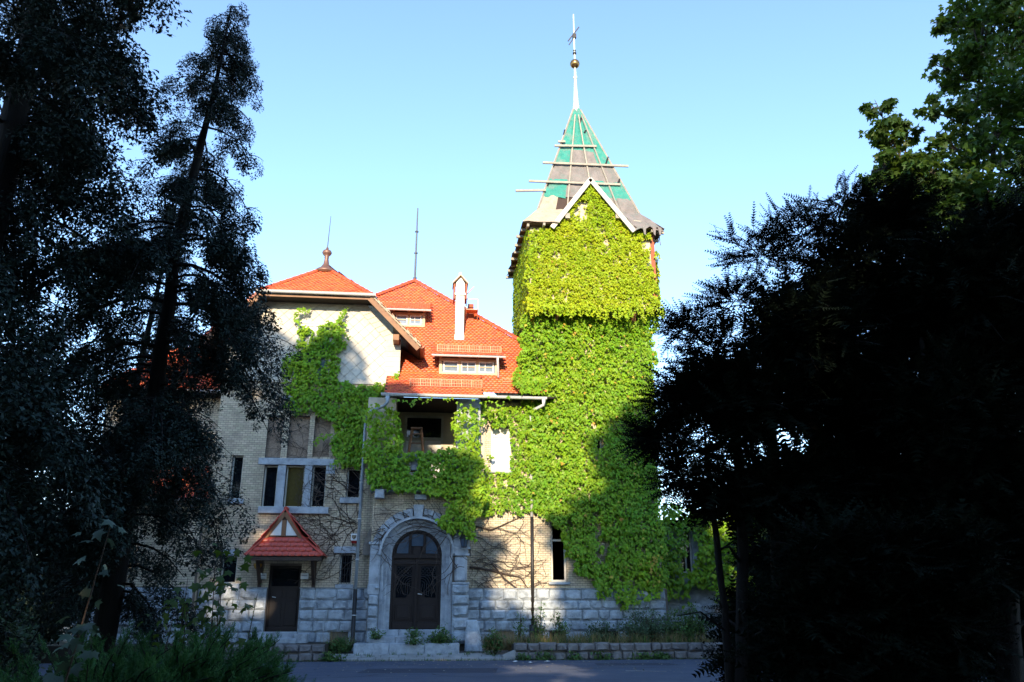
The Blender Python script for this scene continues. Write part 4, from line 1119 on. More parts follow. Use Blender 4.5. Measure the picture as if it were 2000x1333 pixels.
# flared eaves: torn sheets and rafters
def eave_sheet(u0, u1, side, mt, drop=.0, name='eave_sheet', t0=0.0, t1=1.0, lift=.04):
    a, b_ = side
    def P(u, t): return spire_pt(0, *a).lerp(spire_pt(0, *b_), u).lerp(spire_pt(1, *a).lerp(spire_pt(1, *b_), u), t)
    G = 6; b = MB()
    nrm = (P(1, 0) - P(0, 0)).cross(P(0, 1) - P(0, 0)).normalized()
    if nrm.z < 0: nrm = -nrm
    for j in range(3):
        for i in range(G + 1):
            p = P(u0 + (u1 - u0) * i / G, t0 + (t1 - t0) * j / 2)
            b.v.append(tuple(p + nrm * (lift + rs.uniform(-.01, .06)) + Vector((0, 0, rs.uniform(-.16, .05) - drop if j == 0 else 0))))
    for j in range(2):
        for i in range(G): b.f.append((j * (G + 1) + i, j * (G + 1) + i + 1, (j + 1) * (G + 1) + i + 1, (j + 1) * (G + 1) + i))
    o = b.build(name, mt, tower)
    md = o.modifiers.new('thick', 'SOLIDIFY'); md.thickness = .02
FR, RI, LE = ((-1, -1), (1, -1)), ((1, -1), (1, 1)), ((-1, 1), (-1, -1))
eave_sheet(0, .26, FR, M['sheath']); eave_sheet(.80, 1, FR, M['felt'], .02); eave_sheet(0, .5, RI, M['felt'], .02); eave_sheet(.5, 1, RI, M['felt'])
eave_sheet(.0, .45, LE, M['felt']); eave_sheet(.45, .8, LE, M['net'], t0=.15); eave_sheet(.8, 1.0, LE, M['net'], t0=.2)
for side in (FR, RI, LE):
    for i in range(8):
        u = (i + .3 + rs.uniform(-.1, .1)) / 8; a, b_ = side
        p = spire_pt(0, *a).lerp(spire_pt(0, *b_), u); inn = Vector((TCX, TCY, p.z)) - p
        if side is FR and .22 < u < .82: continue
        inn.normalize(); n_in = Vector((0, 1, 0)) if side is FR else Vector((-1 if side is RI else 1, 0, 0))
        MB().bar(p + Vector((0, 0, -.08)) - n_in * rs.uniform(-.05, .12), p + n_in * .5 + Vector((0, 0, -.02)), .09, .11).build('rafter_end', M['wood_grey'], tower)
for u in (.86, .93, .97):                # loose rags and laths hanging on the right
    p = spire_pt(0, -1, -1).lerp(spire_pt(0, 1, -1), u)
    MB().prism([p + Vector((-.07, -.05, .05)), p + Vector((.07, -.05, .02)), p + Vector((.03, -.07, -.34)), p + Vector((-.03, -.06, -.28))], (0, .015, 0)).build('hanging_rag', M['felt'], tower)
p = spire_pt(0, 1, -1); MB().bar(p + Vector((-.15, .2, -.05)), p + Vector((-.10, .2, -.62)), .05, .02).build('hanging_rag', M['felt'], tower)
p0 = spire_pt(0, -1, -1).lerp(spire_pt(0, 1, -1), .80); 
for k in range(2): MB().bar(p0 + Vector((0, .3 + k * .25, .45 + k * .16)), p0 + Vector((.85, .3 + k * .25, .38 + k * .16)), .06, .05).build('loose_lath', M['wood_grey'], tower)
# cross gable on the front
GY = TU - .28
ga_, gl_, gr_ = at(1153, 352, GY), at(1083, 440, GY), at(1233, 446, GY); gz = (gl_.z + gr_.z) / 2; gl_.z = gr_.z = gz
MB().prism([(gl_.x + .25, TU + .02, BZ1 - .02), (gr_.x - .25, TU + .02, BZ1 - .02), (ga_.x, TU + .02, ga_.z - .25)], (0, .25, 0)).build('gable_wall', M['plaster'], tower)
bk = Vector((0, 2.2, 0))
MB().prism([gl_, ga_, ga_ + bk, gl_ + bk], (0, 0, -.05)).prism([ga_, gr_, gr_ + bk, ga_ + bk], (0, 0, -.05)).build('gable_roof', M['felt'], tower)
for e_ in (gl_, gr_):
    s_ = Vector((0, -.03, 0)); d_ = (e_ - ga_).normalized()
    MB().bar(ga_ + s_ - d_ * .05, e_ + s_ + d_ * .18, .05, .19, up=(0, 0, 1)).build('bargeboard', M['offwhite'], tower, bevel=.01)
for px in (1108, 1206):
    p = at(px, 424, GY + .1); MB().box((p.x - .09, GY + .0, p.z - .1), (p.x + .09, TU + .1, p.z + .12)).build('purlin_end', M['wood_grey'], tower)
# needle, ball and rod
T0 = Vector((TCX, TCY, SP[2][1]))
zb = Z(1115, 125, TCY)
nd = MB().lathe(T0, [(.18, -.30), (.19, -.05), (.13, .35), (.085, 1.2), (.07, 1.75), (.10, 1.77), (.10, 1.84), (.062, 1.86), (.045, zb - T0.z - .15)], 14).build('needle', M['patina'], tower, smooth=True)
MB().lathe(T0 + Vector((0, 0, -.38)), [(.23, 0), (.24, .1), (.2, .16)], 12).build('needle_collar', M['black'], tower)
r_b = .225
MB().lathe((TCX, TCY, zb), [(max(.01, r_b * math.sin(t)), -r_b * math.cos(t)) for t in [math.pi * i / 12 for i in range(13)]], 18).build('ball', M['brass'], tower, smooth=True)
zt3 = Z(1112, 28, TCY)
MB().tube([(TCX, TCY, zb + r_b - .02), (TCX, TCY, zt3)], [.038, .028], 8).build('rod', M['patina'], tower)
MB().tube([(TCX, TCY, zb + .55), (TCX, TCY, zb + .62)], .085, 10).tube([(TCX, TCY, zb + .72), (TCX, TCY, zb + .75)], .07, 10).build('rod_ring', M['iron'], tower)
za = Z(1113, 70, TCY)
MB().bar((TCX - .30, TCY - .05, za - .36), (TCX + .24, TCY - .05, za + .48), .045, .045).bar((TCX - .24, TCY + .05, za - .48), (TCX + .04, TCY + .05, za + .0), .04, .04).box((TCX - .07, TCY - .06, za - .12), (TCX + .10, TCY + .06, za + .1)).build('vane', M['iron'], tower)

# wing right of the tower, deep in the shade
RWY = 30.6
rw = empty('side_wing', (10.5, RWY, 0), 'low shaded ivy covered house wing right of the tower', 'building')
rwh = rect(1328, 1352, 1030, 1120, RWY)
rwo = wall(TX1 - .3, 16.0, BEDZ - .1, 4.6, RWY, .3, [rwh]).build('wall', M['stone_smooth'], rw)
window(rw, *rwh, RWY + .1, 2, None, .06, M['offwhite'], M['glass'])
courses(rw, TX1 - .3, 16, RWY - .1, [BEDZ, .9, 1.3, 1.7], [], seed=61)
MB().box((TX1 - .28, RWY - .08, 4.6), (16.05, RWY + 3.5, 4.72)).build('flat_roof', M['felt'], rw)

# ------------------------------------------------------------------ retaining walls
def retaining(name, x0, x1, label, seed, end=None):
    e = empty(name, (x0, WALLF, 0), label, 'wall', 'low stone retaining walls')
    rng = random.Random(seed)
    MB().box((x0 + .02, WALLF + .05, -.05), (x1 - .02, WALLF + .35, BEDZ + .02)).build('wall_core', M['mortar'], e)
    for za, zb_, lo, hi in ((-.03, .24, .28, .55), (.24, .50, .28, .6)):
        x = x0
        while x < x1 - .05:
            q = x + rng.uniform(lo, hi)
            if x1 - q < .2: q = x1
            dz = rng.uniform(-.025, .02)
            stone(e, x, q, WALLF + rng.uniform(-.02, .02), za + (dz if za > 0 else 0), zb_ + (rng.uniform(-.03, .02) if za > 0 else dz), .16 if za > 0 else .12, M['stone_dark'], rng, gap=.016)
            x = q
    return e
retaining('retaining_wall', 2.9, 20.0, 'long low stone retaining wall right of the entrance path', 5)
retaining('retaining_wall', -7.2, -2.95, 'short low stone retaining wall below the side door', 6)
MB().prism([(2.55, WALLF - .02, 0), (2.95, WALLF - .02, 0), (2.95, WALLF - .02, .3), (2.55, WALLF - .02, .14)], (0, .35, 0)).build('end_stone', M['slab'], path)

# ------------------------------------------------------------------ fixtures
e = empty('alarm_box', at(692, 1052, LW), 'small white alarm siren box with shield emblem and red base', 'alarm')
a = rect(686, 698, 1043, 1057, LW); a2 = rect(687, 697, 1057, 1062, LW)
MB().box((a[0], LW - .10, a[2]), (a[1], LW - .015, a[3])).build('housing', M['alarm'], e, bevel=.015)
MB().box((a2[0], LW - .09, a2[2]), (a2[1], LW - .015, a2[3])).build('strobe_lens', M['red'], e, bevel=.01)
cx_, cz_ = (a[0] + a[1]) / 2, (a[2] + a[3]) / 2
for s_, m_, yy in ((.075, 'black', .104), (.058, 'wood_raw', .107), (.046, 'black', .110)):
    MB().prism([(cx_ - s_, LW - yy, cz_ + s_ * .9), (cx_ + s_, LW - yy, cz_ + s_ * .9), (cx_ + s_, LW - yy, cz_ - s_ * .1), (cx_, LW - yy, cz_ - s_ * 1.15), (cx_ - s_, LW - yy, cz_ - s_ * .1)], (0, .004, 0)).build('shield', M[m_], e)
MB().prism([(cx_ - .03, LW - .113, cz_ + .022), (cx_ + .03, LW - .113, cz_ + .022), (cx_ + .022, LW - .113, cz_ + .006), (cx_ - .012, LW - .113, cz_ - .0), (cx_ + .012, LW - .113, cz_ - .03), (cx_ + .0, LW - .113, cz_ - .04), (cx_ - .03, LW - .113, cz_ + .0)], (0, .002, 0)).build('shield', M['wood_raw'], e)
for (px0_, px1_, lab) in ((509, 521, 'small cream letter box left of the brown side door'), (588, 603, 'small cream letter box right of the brown side door')):
    a = rect(px0_, px1_, 1120, 1132, LW); e = empty('letter_box', ((a[0] + a[1]) / 2, LW, a[2]), lab, 'letter box', 'letter boxes beside the side door')
    MB().box((a[0], LW - .12, a[2]), (a[1], LW - .013, a[3])).build('box', M['white'], e, bevel=.012)
    MB().box((a[0] + .03, LW - .126, (a[2] + a[3]) / 2 + .02), (a[1] - .03, LW - .118, (a[2] + a[3]) / 2 + .035)).build('slot', M['black'], e)
a = rect(496, 512, 1102, 1113, LW); e = empty('wall_lamp', ((a[0] + a[1]) / 2, LW, a[2]), 'amber glass wall lamp under the left end of the porch hood', 'lamp')
MB().lathe(((a[0] + a[1]) / 2, LW - .1, a[2]), [(.04, 0), (.10, .05), (.14, .14), (.13, .19)], 12).build('shade', mat('amber_glass', (.45, .25, .06), None, rough=.2), e, smooth=True)
MB().box(((a[0] + a[1]) / 2 - .03, LW - .12, a[3]), ((a[0] + a[1]) / 2 + .03, LW - .013, a[3] + .05)).build('arm', M['iron'], e)
lp = at(906, 1070, BAY - .25)
e = empty('wall_lantern', (lp.x, BAY - .25, lp.z), 'black iron lantern with glass sides right of the arched door', 'lantern')
MB().lathe(lp, [(.09, 0), (.095, .03), (.07, .035)], 4).build('base', M['black'], e); MB().lathe(lp + Vector((0, 0, .035)), [(.085, 0), (.13, .26)], 4).build('glass_body', M['glass_sky_tint'], e)
MB().lathe(lp + Vector((0, 0, .29)), [(.17, 0), (.15, .04), (.07, .16), (.03, .18), (.035, .22), (.01, .27)], 4).build('roof', M['black'], e)
b = MB()
for k in range(4):
    t = math.pi / 2 * k; b.bar(lp + Vector((.087 * math.cos(t), .087 * math.sin(t), .03)), lp + Vector((.134 * math.cos(t), .134 * math.sin(t), .30)), .018, .018)
b.tube([lp + Vector((0, .0, .5)), lp + Vector((0, .05, .62)), lp + Vector((0, .28, .55))], .014, 6).build('bracket', M['black'], e)
fl = at(809, 914, BAY - .2)
e = empty('floodlight', (fl.x, BAY - .2, fl.z), 'small square floodlight hung on the balcony parapet among ivy', 'floodlight')
MB().box((fl.x - .11, BAY - .24, fl.z - .1), (fl.x + .11, BAY - .12, fl.z + .1)).build('housing', M['mast'], e, bevel=.01); MB().box((fl.x - .085, BAY - .25, fl.z - .075), (fl.x + .085, BAY - .238, fl.z + .075)).build('glass', M['glass_sky_tint'], e)
MB().bar((fl.x - .12, BAY - .18, fl.z), (fl.x - .12, BAY - .18, fl.z + .18), .02, .03).bar((fl.x + .12, BAY - .18, fl.z), (fl.x + .12, BAY - .18, fl.z + .18), .02, .03).bar((fl.x - .12, BAY - .16, fl.z + .18), (fl.x + .12, BAY - .16, fl.z + .18), .03, .2).build('yoke', M['mast'], e)
# step ladder on the loggia
LDY = 29.3
l0 = at(812, 890, LDY); lt = at(814, 838, LDY); fz = FLZ + .165
e = empty('stepladder', (l0.x, LDY, fz), 'rusty brown wooden stepladder standing on the loggia', 'ladder')
hT = lt.z
for sg in (-1, 1):
    MB().bar((lt.x + sg * .40, LDY - .35, fz), (lt.x + sg * .17, LDY, hT), .05, .08).build('front_rail', M['wood_brown'], e); MB().bar((lt.x + sg * .45, LDY + .45, fz), (lt.x + sg * .14, LDY + .04, hT - .03), .05, .06).build('rear_rail', M['wood_brown'], e)
for k in range(6):
    t = (k + .7) / 6.3; w_ = .40 - .23 * t; y_ = LDY - .35 * (1 - t)
    MB().box((lt.x - w_, y_ - .04, fz + (hT - fz) * t), (lt.x + w_, y_ + .04, fz + (hT - fz) * t + .03)).build('tread', M['wood_brown'], e)
MB().box((lt.x - .21, LDY - .1, hT), (lt.x + .21, LDY + .1, hT + .04)).build('top_step', M['wood_brown'], e)
MB().bar((lt.x - .4, LDY + .25, fz + .9), (lt.x + .4, LDY + .25, fz + .95), .03, .05).build('brace', M['wood_brown'], e)
# paper scraps on the road
rl = random.Random(8)
for k, (px, py, lab) in enumerate(((1007, 1294, 'white paper scrap at the wall foot, leftmost'), (1036, 1296, 'white paper scrap at the wall foot, middle of three'), (1069, 1294, 'white paper scrap at the wall foot, right of three'), (1404, 1296, 'white paper scrap lying near the right tree trunks'))):
    p = onground(px, py); b = MB(); r_ = .10 if k < 3 else .14
    n = 7; b.v.append((p.x, p.y, .05))
    for i in range(n):
        t = 2 * math.pi * i / n; b.v.append((p.x + r_ * rl.uniform(.6, 1.2) * math.cos(t), p.y + r_ * .6 * math.sin(t), .006 + rl.uniform(0, .03)))
    b.f = [(0, 1 + i, 1 + (i + 1) % n) for i in range(n)]
    tag(b.build('paper_scrap', M['litter']), lab, 'litter', 'paper scraps on the road')

# ------------------------------------------------------------------ climbing ivy
LEAF_V = np.array([(0, 0, 0), (-.50, .32, -.10), (-.20, .50, .0), (0, 1.0, -.16), (.20, .50, .0), (.50, .32, -.10)]); LEAF_V[:, 1] -= .1
LEAF_F = np.array([(0, 2, 1), (0, 3, 2), (0, 4, 3), (0, 5, 4)])
def fbm(P, s, seed=0):
    return np.array([noise.noise(Vector((p[0] * s + seed, p[1] * s + seed * .7, p[2] * s - seed))) for p in P])
def unit(v): return v / np.maximum(np.linalg.norm(v, axis=-1, keepdims=True), 1e-9)
def ivy_leaves(P, nrm, rng, size=(.10, .17), lift=(.03, .16), spread=.5, deep=1.0):
    """leaves hang tip down from points P on a wall whose outward normal is nrm"""
    n = len(P); nrm = np.array(nrm, float); side = np.cross([0, 0, 1.0], nrm)
    out = rng.uniform(.15, .75, n); lat = rng.normal(0, spread, n)
    tip = unit(np.array([0, 0, -1.0])[None] + nrm[None] * out[:, None] + side[None] * lat[:, None])
    nn = unit(nrm[None] * (1.0 - .2 * out[:, None]) + np.array([0, 0, .55]) + rng.normal(0, .33, (n, 3)))
    xx = unit(np.cross(tip, nn)); nn = np.cross(xx, tip)
    s = (rng.uniform(size[0], size[1], n) * np.where(rng.random(n) < .12, 1.35, 1.0))[:, None, None]
    bul = ((fbm(P, 1.1, 3.1) * .5 + .5) * .30 + np.maximum(0, fbm(P, 3.2, 9)) * .26) * deep
    T = P + nrm[None] * (rng.uniform(lift[0], lift[1], n) + bul)[:, None]
    A = np.stack([xx, tip, nn], 1) * s
    return replicate(LEAF_V, LEAF_F, A, T)
def wall_points(poly_px, Y, dens, rng, holes=(), rough=.22, seed=0):
    """points of the wall plane at depth Y inside an outline, its edge broken up by noise"""
    W3 = [at(px, py, Y) for px, py in poly_px]; pol = [(p.x, p.z) for p in W3]
    hs = [[(at(px, py, Y).x, at(px, py, Y).z) for px, py in h] for h in holes]
    x0, x1 = min(p[0] for p in pol) - .3, max(p[0] for p in pol) + .3; z0, z1 = min(p[1] for p in pol) - .3, max(p[1] for p in pol) + .3
    n = int((x1 - x0) * (z1 - z0) * dens)
    P = np.stack([rng.uniform(x0, x1, n), rng.uniform(z0, z1, n)], 1)
    Q = np.stack([P[:, 0], np.full(n, Y), P[:, 1]], 1)
    J = P + rough * np.stack([fbm(Q, 2.1, 5 + seed), fbm(Q, 2.1, 17 + seed)], 1) + rough * .6 * np.stack([fbm(Q, 6.0, 35 + seed), fbm(Q, 6.0, 47 + seed)], 1)
    k = inside(J, pol)
    for h in hs: k &= ~inside(J, h)
    gap = fbm(Q, 5.5, 71 + seed)
    k &= ~((gap < -.18) & (rng.random(n) < .75))
    return Q[k]
def box_hole(x0, x1, y0, y1): return [(x0, y0), (x1, y0), (x1, y1), (x0, y1)]
NRM = (0, -1, 0)
rng = np.random.default_rng(7)
def join(parts):
    V = []; F = []; o = 0
    for v, f in parts: V.append(v); F.append(f + o); o += len(v)
    return np.concatenate(V), np.concatenate(F)
def thin(P, centers, Y):
    """open sparse patches round the given photo points"""
    k = np.ones(len(P), bool)
    for px, py, r, keep in centers:
        c = at(px, py, Y); d = np.hypot(P[:, 0] - c.x, P[:, 2] - c.z)
        k &= ~((d < r * (1 + .5 * fbm(P, 3, 2))) & (rng.random(len(P)) > keep))
    return P[k]
# tower ivy: upper storey, shaft, left face
ti = empty('climbing_ivy', (TCX, TW, BEDZ), 'dense yellow green ivy covering the whole tower', 'ivy', 'climbing ivy on the house')
up_poly = [(1030, 452), (1075, 448), (1093, 430), (1120, 398), (1153, 362), (1185, 392), (1205, 425), (1228, 452), (1272, 456), (1272, 478), (1262, 500), (1276, 520), (1282, 560), (1288, 612), (1240, 606), (1200, 611), (1150, 606), (1110, 612), (1070, 607), (1034, 612)]
P = wall_points(up_poly, TU, 800, rng, rough=.12)
P = thin(P, [(1137, 400, .20, .05), (1133, 418, .28, .1), (1182, 473, .16, .1), (1262, 478, .22, .05), (1120, 462, .12, .3), (1060, 510, .12, .4), (1105, 545, .15, .5), (1045, 548, .12, .4), (1085, 500, .1, .4)], TU)
upp = [ivy_leaves(P, NRM, rng, (.07, .12), (.02, .12), deep=.45)]
Q = rng.uniform([0, TU, BZ0], [0, TU + 2 * THW, BZ1 - .1], (int(2 * THW * (BZ1 - BZ0) * 330), 3)); Q[:, 0] = TX0
upp.append(ivy_leaves(Q, (-1, 0, 0), rng, (.085, .14), (.02, .10), deep=.3))
Q = rng.uniform([0, TU, BZ0], [0, TU + 2 * THW, BZ1 - .8], (int(2 * THW * (BZ1 - BZ0) * 250), 3)); Q[:, 0] = TX1
upp.append(ivy_leaves(Q, (1, 0, 0), rng, (.085, .14), (.02, .10), deep=.3))
P = wall_points(up_poly, TU, 190, rng, rough=.10); P = thin(P, [(1137, 400, .20, .05), (1133, 418, .28, .1), (1182, 473, .16, .1), (1262, 478, .22, .05)], TU); upp.append(ivy_leaves(P, NRM, rng, (.11, .17), (.0, .04), deep=.1))
for k in range(150):                      # trailing shoots round the edges of the jetty
    e_ = k % 3
    p0_ = np.array([rng.uniform(TX0 - .1, TX1 + .1), TU - .12, BZ0 + .05]) if e_ < 2 else np.array([rng.choice([TX0 - .12, TX1 + .12]), TU + rng.uniform(-.1, .5), rng.uniform(BZ0, BZ1 - .6)])
    m_ = rng.integers(3, 9); q_ = p0_ + np.cumsum(rng.normal(0, .03, (m_, 3)) + np.array([0, -.005, -.055]), 0)
    upp.append(ivy_leaves(q_, NRM, rng, (.08, .15), (.0, .08), .8, .2))
link('upper_leaves', mesh_np('ivy', *join(upp)), M['ivy_gold'], ti, kind='stuff')
low_poly = [(1036, 600), (1055, 606), (1098, 606), (1230, 606), (1286, 604), (1282, 640), (1276, 700), (1280, 900), (1292, 1050), (1300, 1150), (1262, 1175), (1215, 1180), (1180, 1165), (1150, 1130), (1118, 1118), (1108, 1070), (1092, 1030), (1046, 1008), (1035, 960), (1030, 800), (1022, 760), (1018, 700), (1012, 650)]
lh = [box_hole(1064, 1096, 600, 617), box_hole(1231, 1252, 600, 624), box_hole(1150, 1164, 644, 666), box_hole(1160, 1173, 858, 878), [(1163, 1018), (1176, 1018), (1178, 1112), (1168, 1112)], box_hole(1150, 1164, 825, 838)]
TI = 29.22
P = wall_points(low_poly, TI, 460, rng, lh, .25)
lop = [ivy_leaves(P, NRM, rng, (.08, .15), (.02, .20), deep=.7)]
P = wall_points(low_poly, TI, 150, rng, lh, .25); lop.append(ivy_leaves(P, NRM, rng, (.14, .22), (.0, .05), deep=.2))
Q = rng.uniform([0, TW - .1, 7.5], [0, TW + 3.5, BZ0], (int(3.6 * 5 * 260), 3)); Q[:, 0] = TX0 + .3
lop.append(ivy_leaves(Q, (-1, 0, 0), rng, (.10, .17), (.02, .25), deep=.5))
Q = rng.uniform([0, TW, .9], [0, TW + 4.5, BZ0], (int(4.5 * 11 * 170), 3)); Q[:, 0] = TX1 - .3
lop.append(ivy_leaves(Q, (1, 0, 0), rng, (.10, .17), (.02, .2), deep=.4))
# creeping over the roof edge beside the tower
P = np.array([tuple(onroof(px, py) + RN * .05) for px, py in zip(rng.uniform(1000, 1062, 1500), rng.uniform(672, 776, 1500)) if px > 1006 + 30 * noise.noise(Vector((py * .03, 3, 1))) + (8 if 690 < py < 735 else 0)])
lop.append(ivy_leaves(P, (0, -.8, .6), rng, (.09, .16), (.0, .12)))
link('lower_leaves', mesh_np('ivy', *join(lop)), M['ivy'], ti, kind='stuff')
Q = np.concatenate([wall_points(low_poly, TI - .28, 2.2, rng, lh, .3), wall_points([(1262, 1090), (1292, 1085), (1290, 1150), (1268, 1150)], TI - .25, 60, rng, (), .2)])
P = wall_points(up_poly, TU - .12, 4, rng, (), .1)
link('turned_leaves', mesh_np('ivy', *join([ivy_leaves(Q, NRM, rng, (.08, .15), (.02, .1), deep=.3), ivy_leaves(P, NRM, rng, (.07, .12), (.02, .06), deep=.2)])), M['turned'], ti, kind='stuff')
st = MB(); rr = random.Random(4)
for k in range(14):
    x = X(1270, 1180, TW) + rr.uniform(-.25, .45); pts = [(x + rr.uniform(.1, .5), TW - .55 + rr.uniform(-.2, .2), BEDZ - .05)]
    for j in range(1, 5): pts.append((pts[0][0] - j * .14 + rr.uniform(-.1, .1), TW - .5 + j * .12, BEDZ + j * .35))
    st.tube(pts, [.035, .03, .028, .025, .02], 6)
st.build('stems', M['vine'], ti)
# main wall and loggia pillar
mi = empty('climbing_ivy', (3.0, MW, 4), 'bright ivy round the white first floor window between loggia and tower', 'ivy', 'climbing ivy on the house')
mp = [(940, 800), (1000, 792), (1062, 796), (1075, 900), (1075, 1006), (1040, 1008), (1010, 1004), (985, 1000), (940, 1008), (932, 960)]
P = wall_points(mp, MW, 450, rng, [[(930, 812), (952, 806), (962, 836), (996, 830), (1000, 922), (930, 920)]], .2)
parts = [ivy_leaves(P, NRM, rng, (.08, .145), (.02, .18), deep=.6)]
P = wall_points([(940, 880), (958, 885), (958, 925), (940, 925)], MW, 220, rng, (), .2); parts.append(ivy_leaves(P, NRM, rng, (.10, .16)))
P = wall_points([(943, 796), (962, 800), (990, 806), (985, 834), (966, 836), (950, 812)], MW, 200, rng, (), .15); parts.append(ivy_leaves(P, NRM, rng, (.10, .16)))
link('leaves', mesh_np('ivy', *join(parts)), M['ivy'], mi, kind='stuff')
bi = empty('climbing_ivy', (.8, BAY, PRZ), 'ivy draping the loggia parapet and pillar above the arched door', 'ivy', 'climbing ivy on the house')
pp = [(712, 888), (760, 872), (800, 884), (828, 880), (870, 880), (905, 878), (938, 884), (948, 960), (936, 1010), (930, 1058), (900, 1048), (880, 1044), (862, 1020), (850, 1022), (868, 995), (880, 975), (850, 966), (800, 962), (760, 958), (722, 960), (715, 930)]
P = wall_points(pp, BAY - .08, 450, rng, [box_hole(801, 818, 904, 926), box_hole(850, 858, 912, 920), box_hole(730, 762, 955, 985)], .18)
parts = [ivy_leaves(P, NRM, rng, (.08, .15), (.04, .26), deep=.7)]
P = wall_points(pp, BAY - .08, 170, rng, [box_hole(801, 818, 904, 926), box_hole(730, 762, 955, 985)], .18); parts.append(ivy_leaves(P, NRM, rng, (.13, .2), (.0, .08), deep=.3))
P = wall_points([(890, 806), (912, 796), (934, 806), (938, 890), (892, 888), (884, 860), (884, 835)], BAY, 300, rng, (), .15); parts.append(ivy_leaves(P, NRM, rng, (.11, .18), (.02, .2)))
P = wall_points([(934, 790), (950, 786), (948, 838), (936, 838)], BAY + .3, 240, rng, (), .1); parts.append(ivy_leaves(P, NRM, rng, (.10, .16)))
P = wall_points([(772, 780), (930, 782), (932, 798), (905, 806), (880, 792), (840, 790), (800, 790), (776, 798)], 28.15, 60, rng, (), .25); parts.append(ivy_leaves(P, NRM, rng, (.10, .17), (.0, .12)))
P = wall_points([(940, 780), (1000, 782), (1000, 792), (950, 800)], 28.4, 60, rng, (), .2); parts.append(ivy_leaves(P, NRM, rng, (.10, .16), (.0, .12)))
link('leaves', mesh_np('ivy', *join(parts)), M['ivy'], bi, kind='stuff')
li = empty('climbing_ivy', (-3.5, LW, 5), 'ivy climbing over the shingled gable window and left wing wall', 'ivy', 'climbing ivy on the house')
lp_ = [(566, 806), (556, 770), (553, 715), (564, 690), (572, 700), (590, 660), (583, 646), (592, 640), (608, 650), (612, 668), (630, 640), (650, 632), (672, 632), (668, 660), (676, 675), (664, 700), (660, 742), (700, 752), (760, 748), (778, 728), (782, 745), (756, 775), (748, 790), (772, 812), (782, 850), (778, 884), (720, 900), (700, 916), (672, 912), (655, 898), (642, 872), (660, 850), (648, 822), (612, 806), (590, 808)]
P = wall_points(lp_, LW, 460, rng, [box_hole(628, 640, 702, 716), box_hole(573, 583, 641, 668), box_hole(594, 606, 652, 668), box_hole(618, 630, 722, 730), box_hole(572, 582, 680, 692)], .18)
parts = [ivy_leaves(P, NRM, rng, (.08, .145), (.02, .18), deep=.5)]
P = wall_points(lp_, LW, 150, rng, [box_hole(628, 640, 702, 716), box_hole(573, 583, 641, 668), box_hole(594, 606, 652, 668), box_hole(572, 582, 680, 692)], .16); parts.append(ivy_leaves(P, NRM, rng, (.13, .2), (.0, .05), deep=.3))
P = wall_points([(714, 806), (735, 792), (774, 800), (784, 830), (784, 890), (716, 900)], BAY - .02, 330, rng, (), .15); parts.append(ivy_leaves(P, NRM, rng, (.10, .17), (.02, .22)))
for tr in (((586, 640), (580, 625), (584, 612), (592, 608), (602, 612)), ((660, 634), (668, 625), (672, 612), (678, 606)), ((672, 655), (684, 660)), ((646, 850), (625, 858), (618, 868)), ((660, 905), (648, 910))):
    for i in range(len(tr) - 1):
        for k in range(7):
            t = k / 7; p = at(tr[i][0] * (1 - t) + tr[i + 1][0] * t, tr[i][1] * (1 - t) + tr[i + 1][1] * t, LW - .05)
            parts.append(ivy_leaves(np.array([tuple(p)]) + rng.normal(0, .06, (3, 3)) * np.array([1, .1, 1]), NRM, rng, (.07, .12), (.02, .06)))
link('leaves', mesh_np('ivy', *join(parts)), M['ivy'], li, kind='stuff')
ri = empty('climbing_ivy', (10, RWY, 1), 'dark ivy on the shaded wing behind the right tree trunks', 'ivy', 'climbing ivy on the house')
P = wall_points([(1286, 985), (1400, 990), (1500, 1000), (1640, 1010), (1640, 1190), (1420, 1185), (1390, 1160), (1352, 1150), (1330, 1175), (1290, 1170)], RWY, 300, rng, [box_hole(1330, 1351, 1040, 1118)], .3)
link('leaves', mesh_np('ivy', *ivy_leaves(P, NRM, rng, (.12, .2), (.02, .25))), M['ivy'], ri, kind='stuff')

# bare vine stems netting the shaded brickwork
def vines(name, label, starts, Y, n, seed, L=(12, 26), step=.16, r0=.012, dirb=0.0, bounds=None):
    rr = random.Random(seed); b = MB()
    for k in range(n):
        px, py = rr.choice(starts); p = at(px + rr.uniform(-18, 18), py + rr.uniform(-10, 10), Y - .02)
        ang = rr.uniform(-math.pi, math.pi) if not dirb else dirb + rr.gauss(0, .5)
        pts = [p]; m = rr.randint(*L)
        for j in range(m):
            ang += rr.gauss(0, .28); q = pts[-1] + Vector((math.cos(ang) * step, 0, math.sin(ang) * step))
            if bounds and not (bounds[0] < q.x < bounds[1] and bounds[2] < q.z < bounds[3]): break
            q.y = Y - .025 + rr.uniform(-.012, .004); pts.append(q)
            if rr.random() < .25 and j > 2:
                a2 = ang + rr.choice((-1, 1)) * rr.uniform(.5, 1.1); tw = [q]
                for jj in range(rr.randint(3, 7)):
                    a2 += rr.gauss(0, .3); q2 = tw[-1] + Vector((math.cos(a2) * step * .8, 0, math.sin(a2) * step * .8))
                    if bounds and not (bounds[0] < q2.x < bounds[1] and bounds[2] < q2.z < bounds[3]): break
                    tw.append(q2)
                if len(tw) > 1: b.tube(tw, [r0 * .5 * (1 - i / (len(tw) + 1)) + .002 for i in range(len(tw))], 4, False)
        if len(pts) > 2:
            rk = r0 * rr.uniform(.5, 1.4); b.tube(pts, [rk * (1 - .7 * i / len(pts)) + .002 for i in range(len(pts))], 5, False)
    return tag(b.build(name, M['vine'], loc=(at(*starts[0], Y).x, Y, at(*starts[0], Y).z)), label, 'vine', 'bare vine stems')
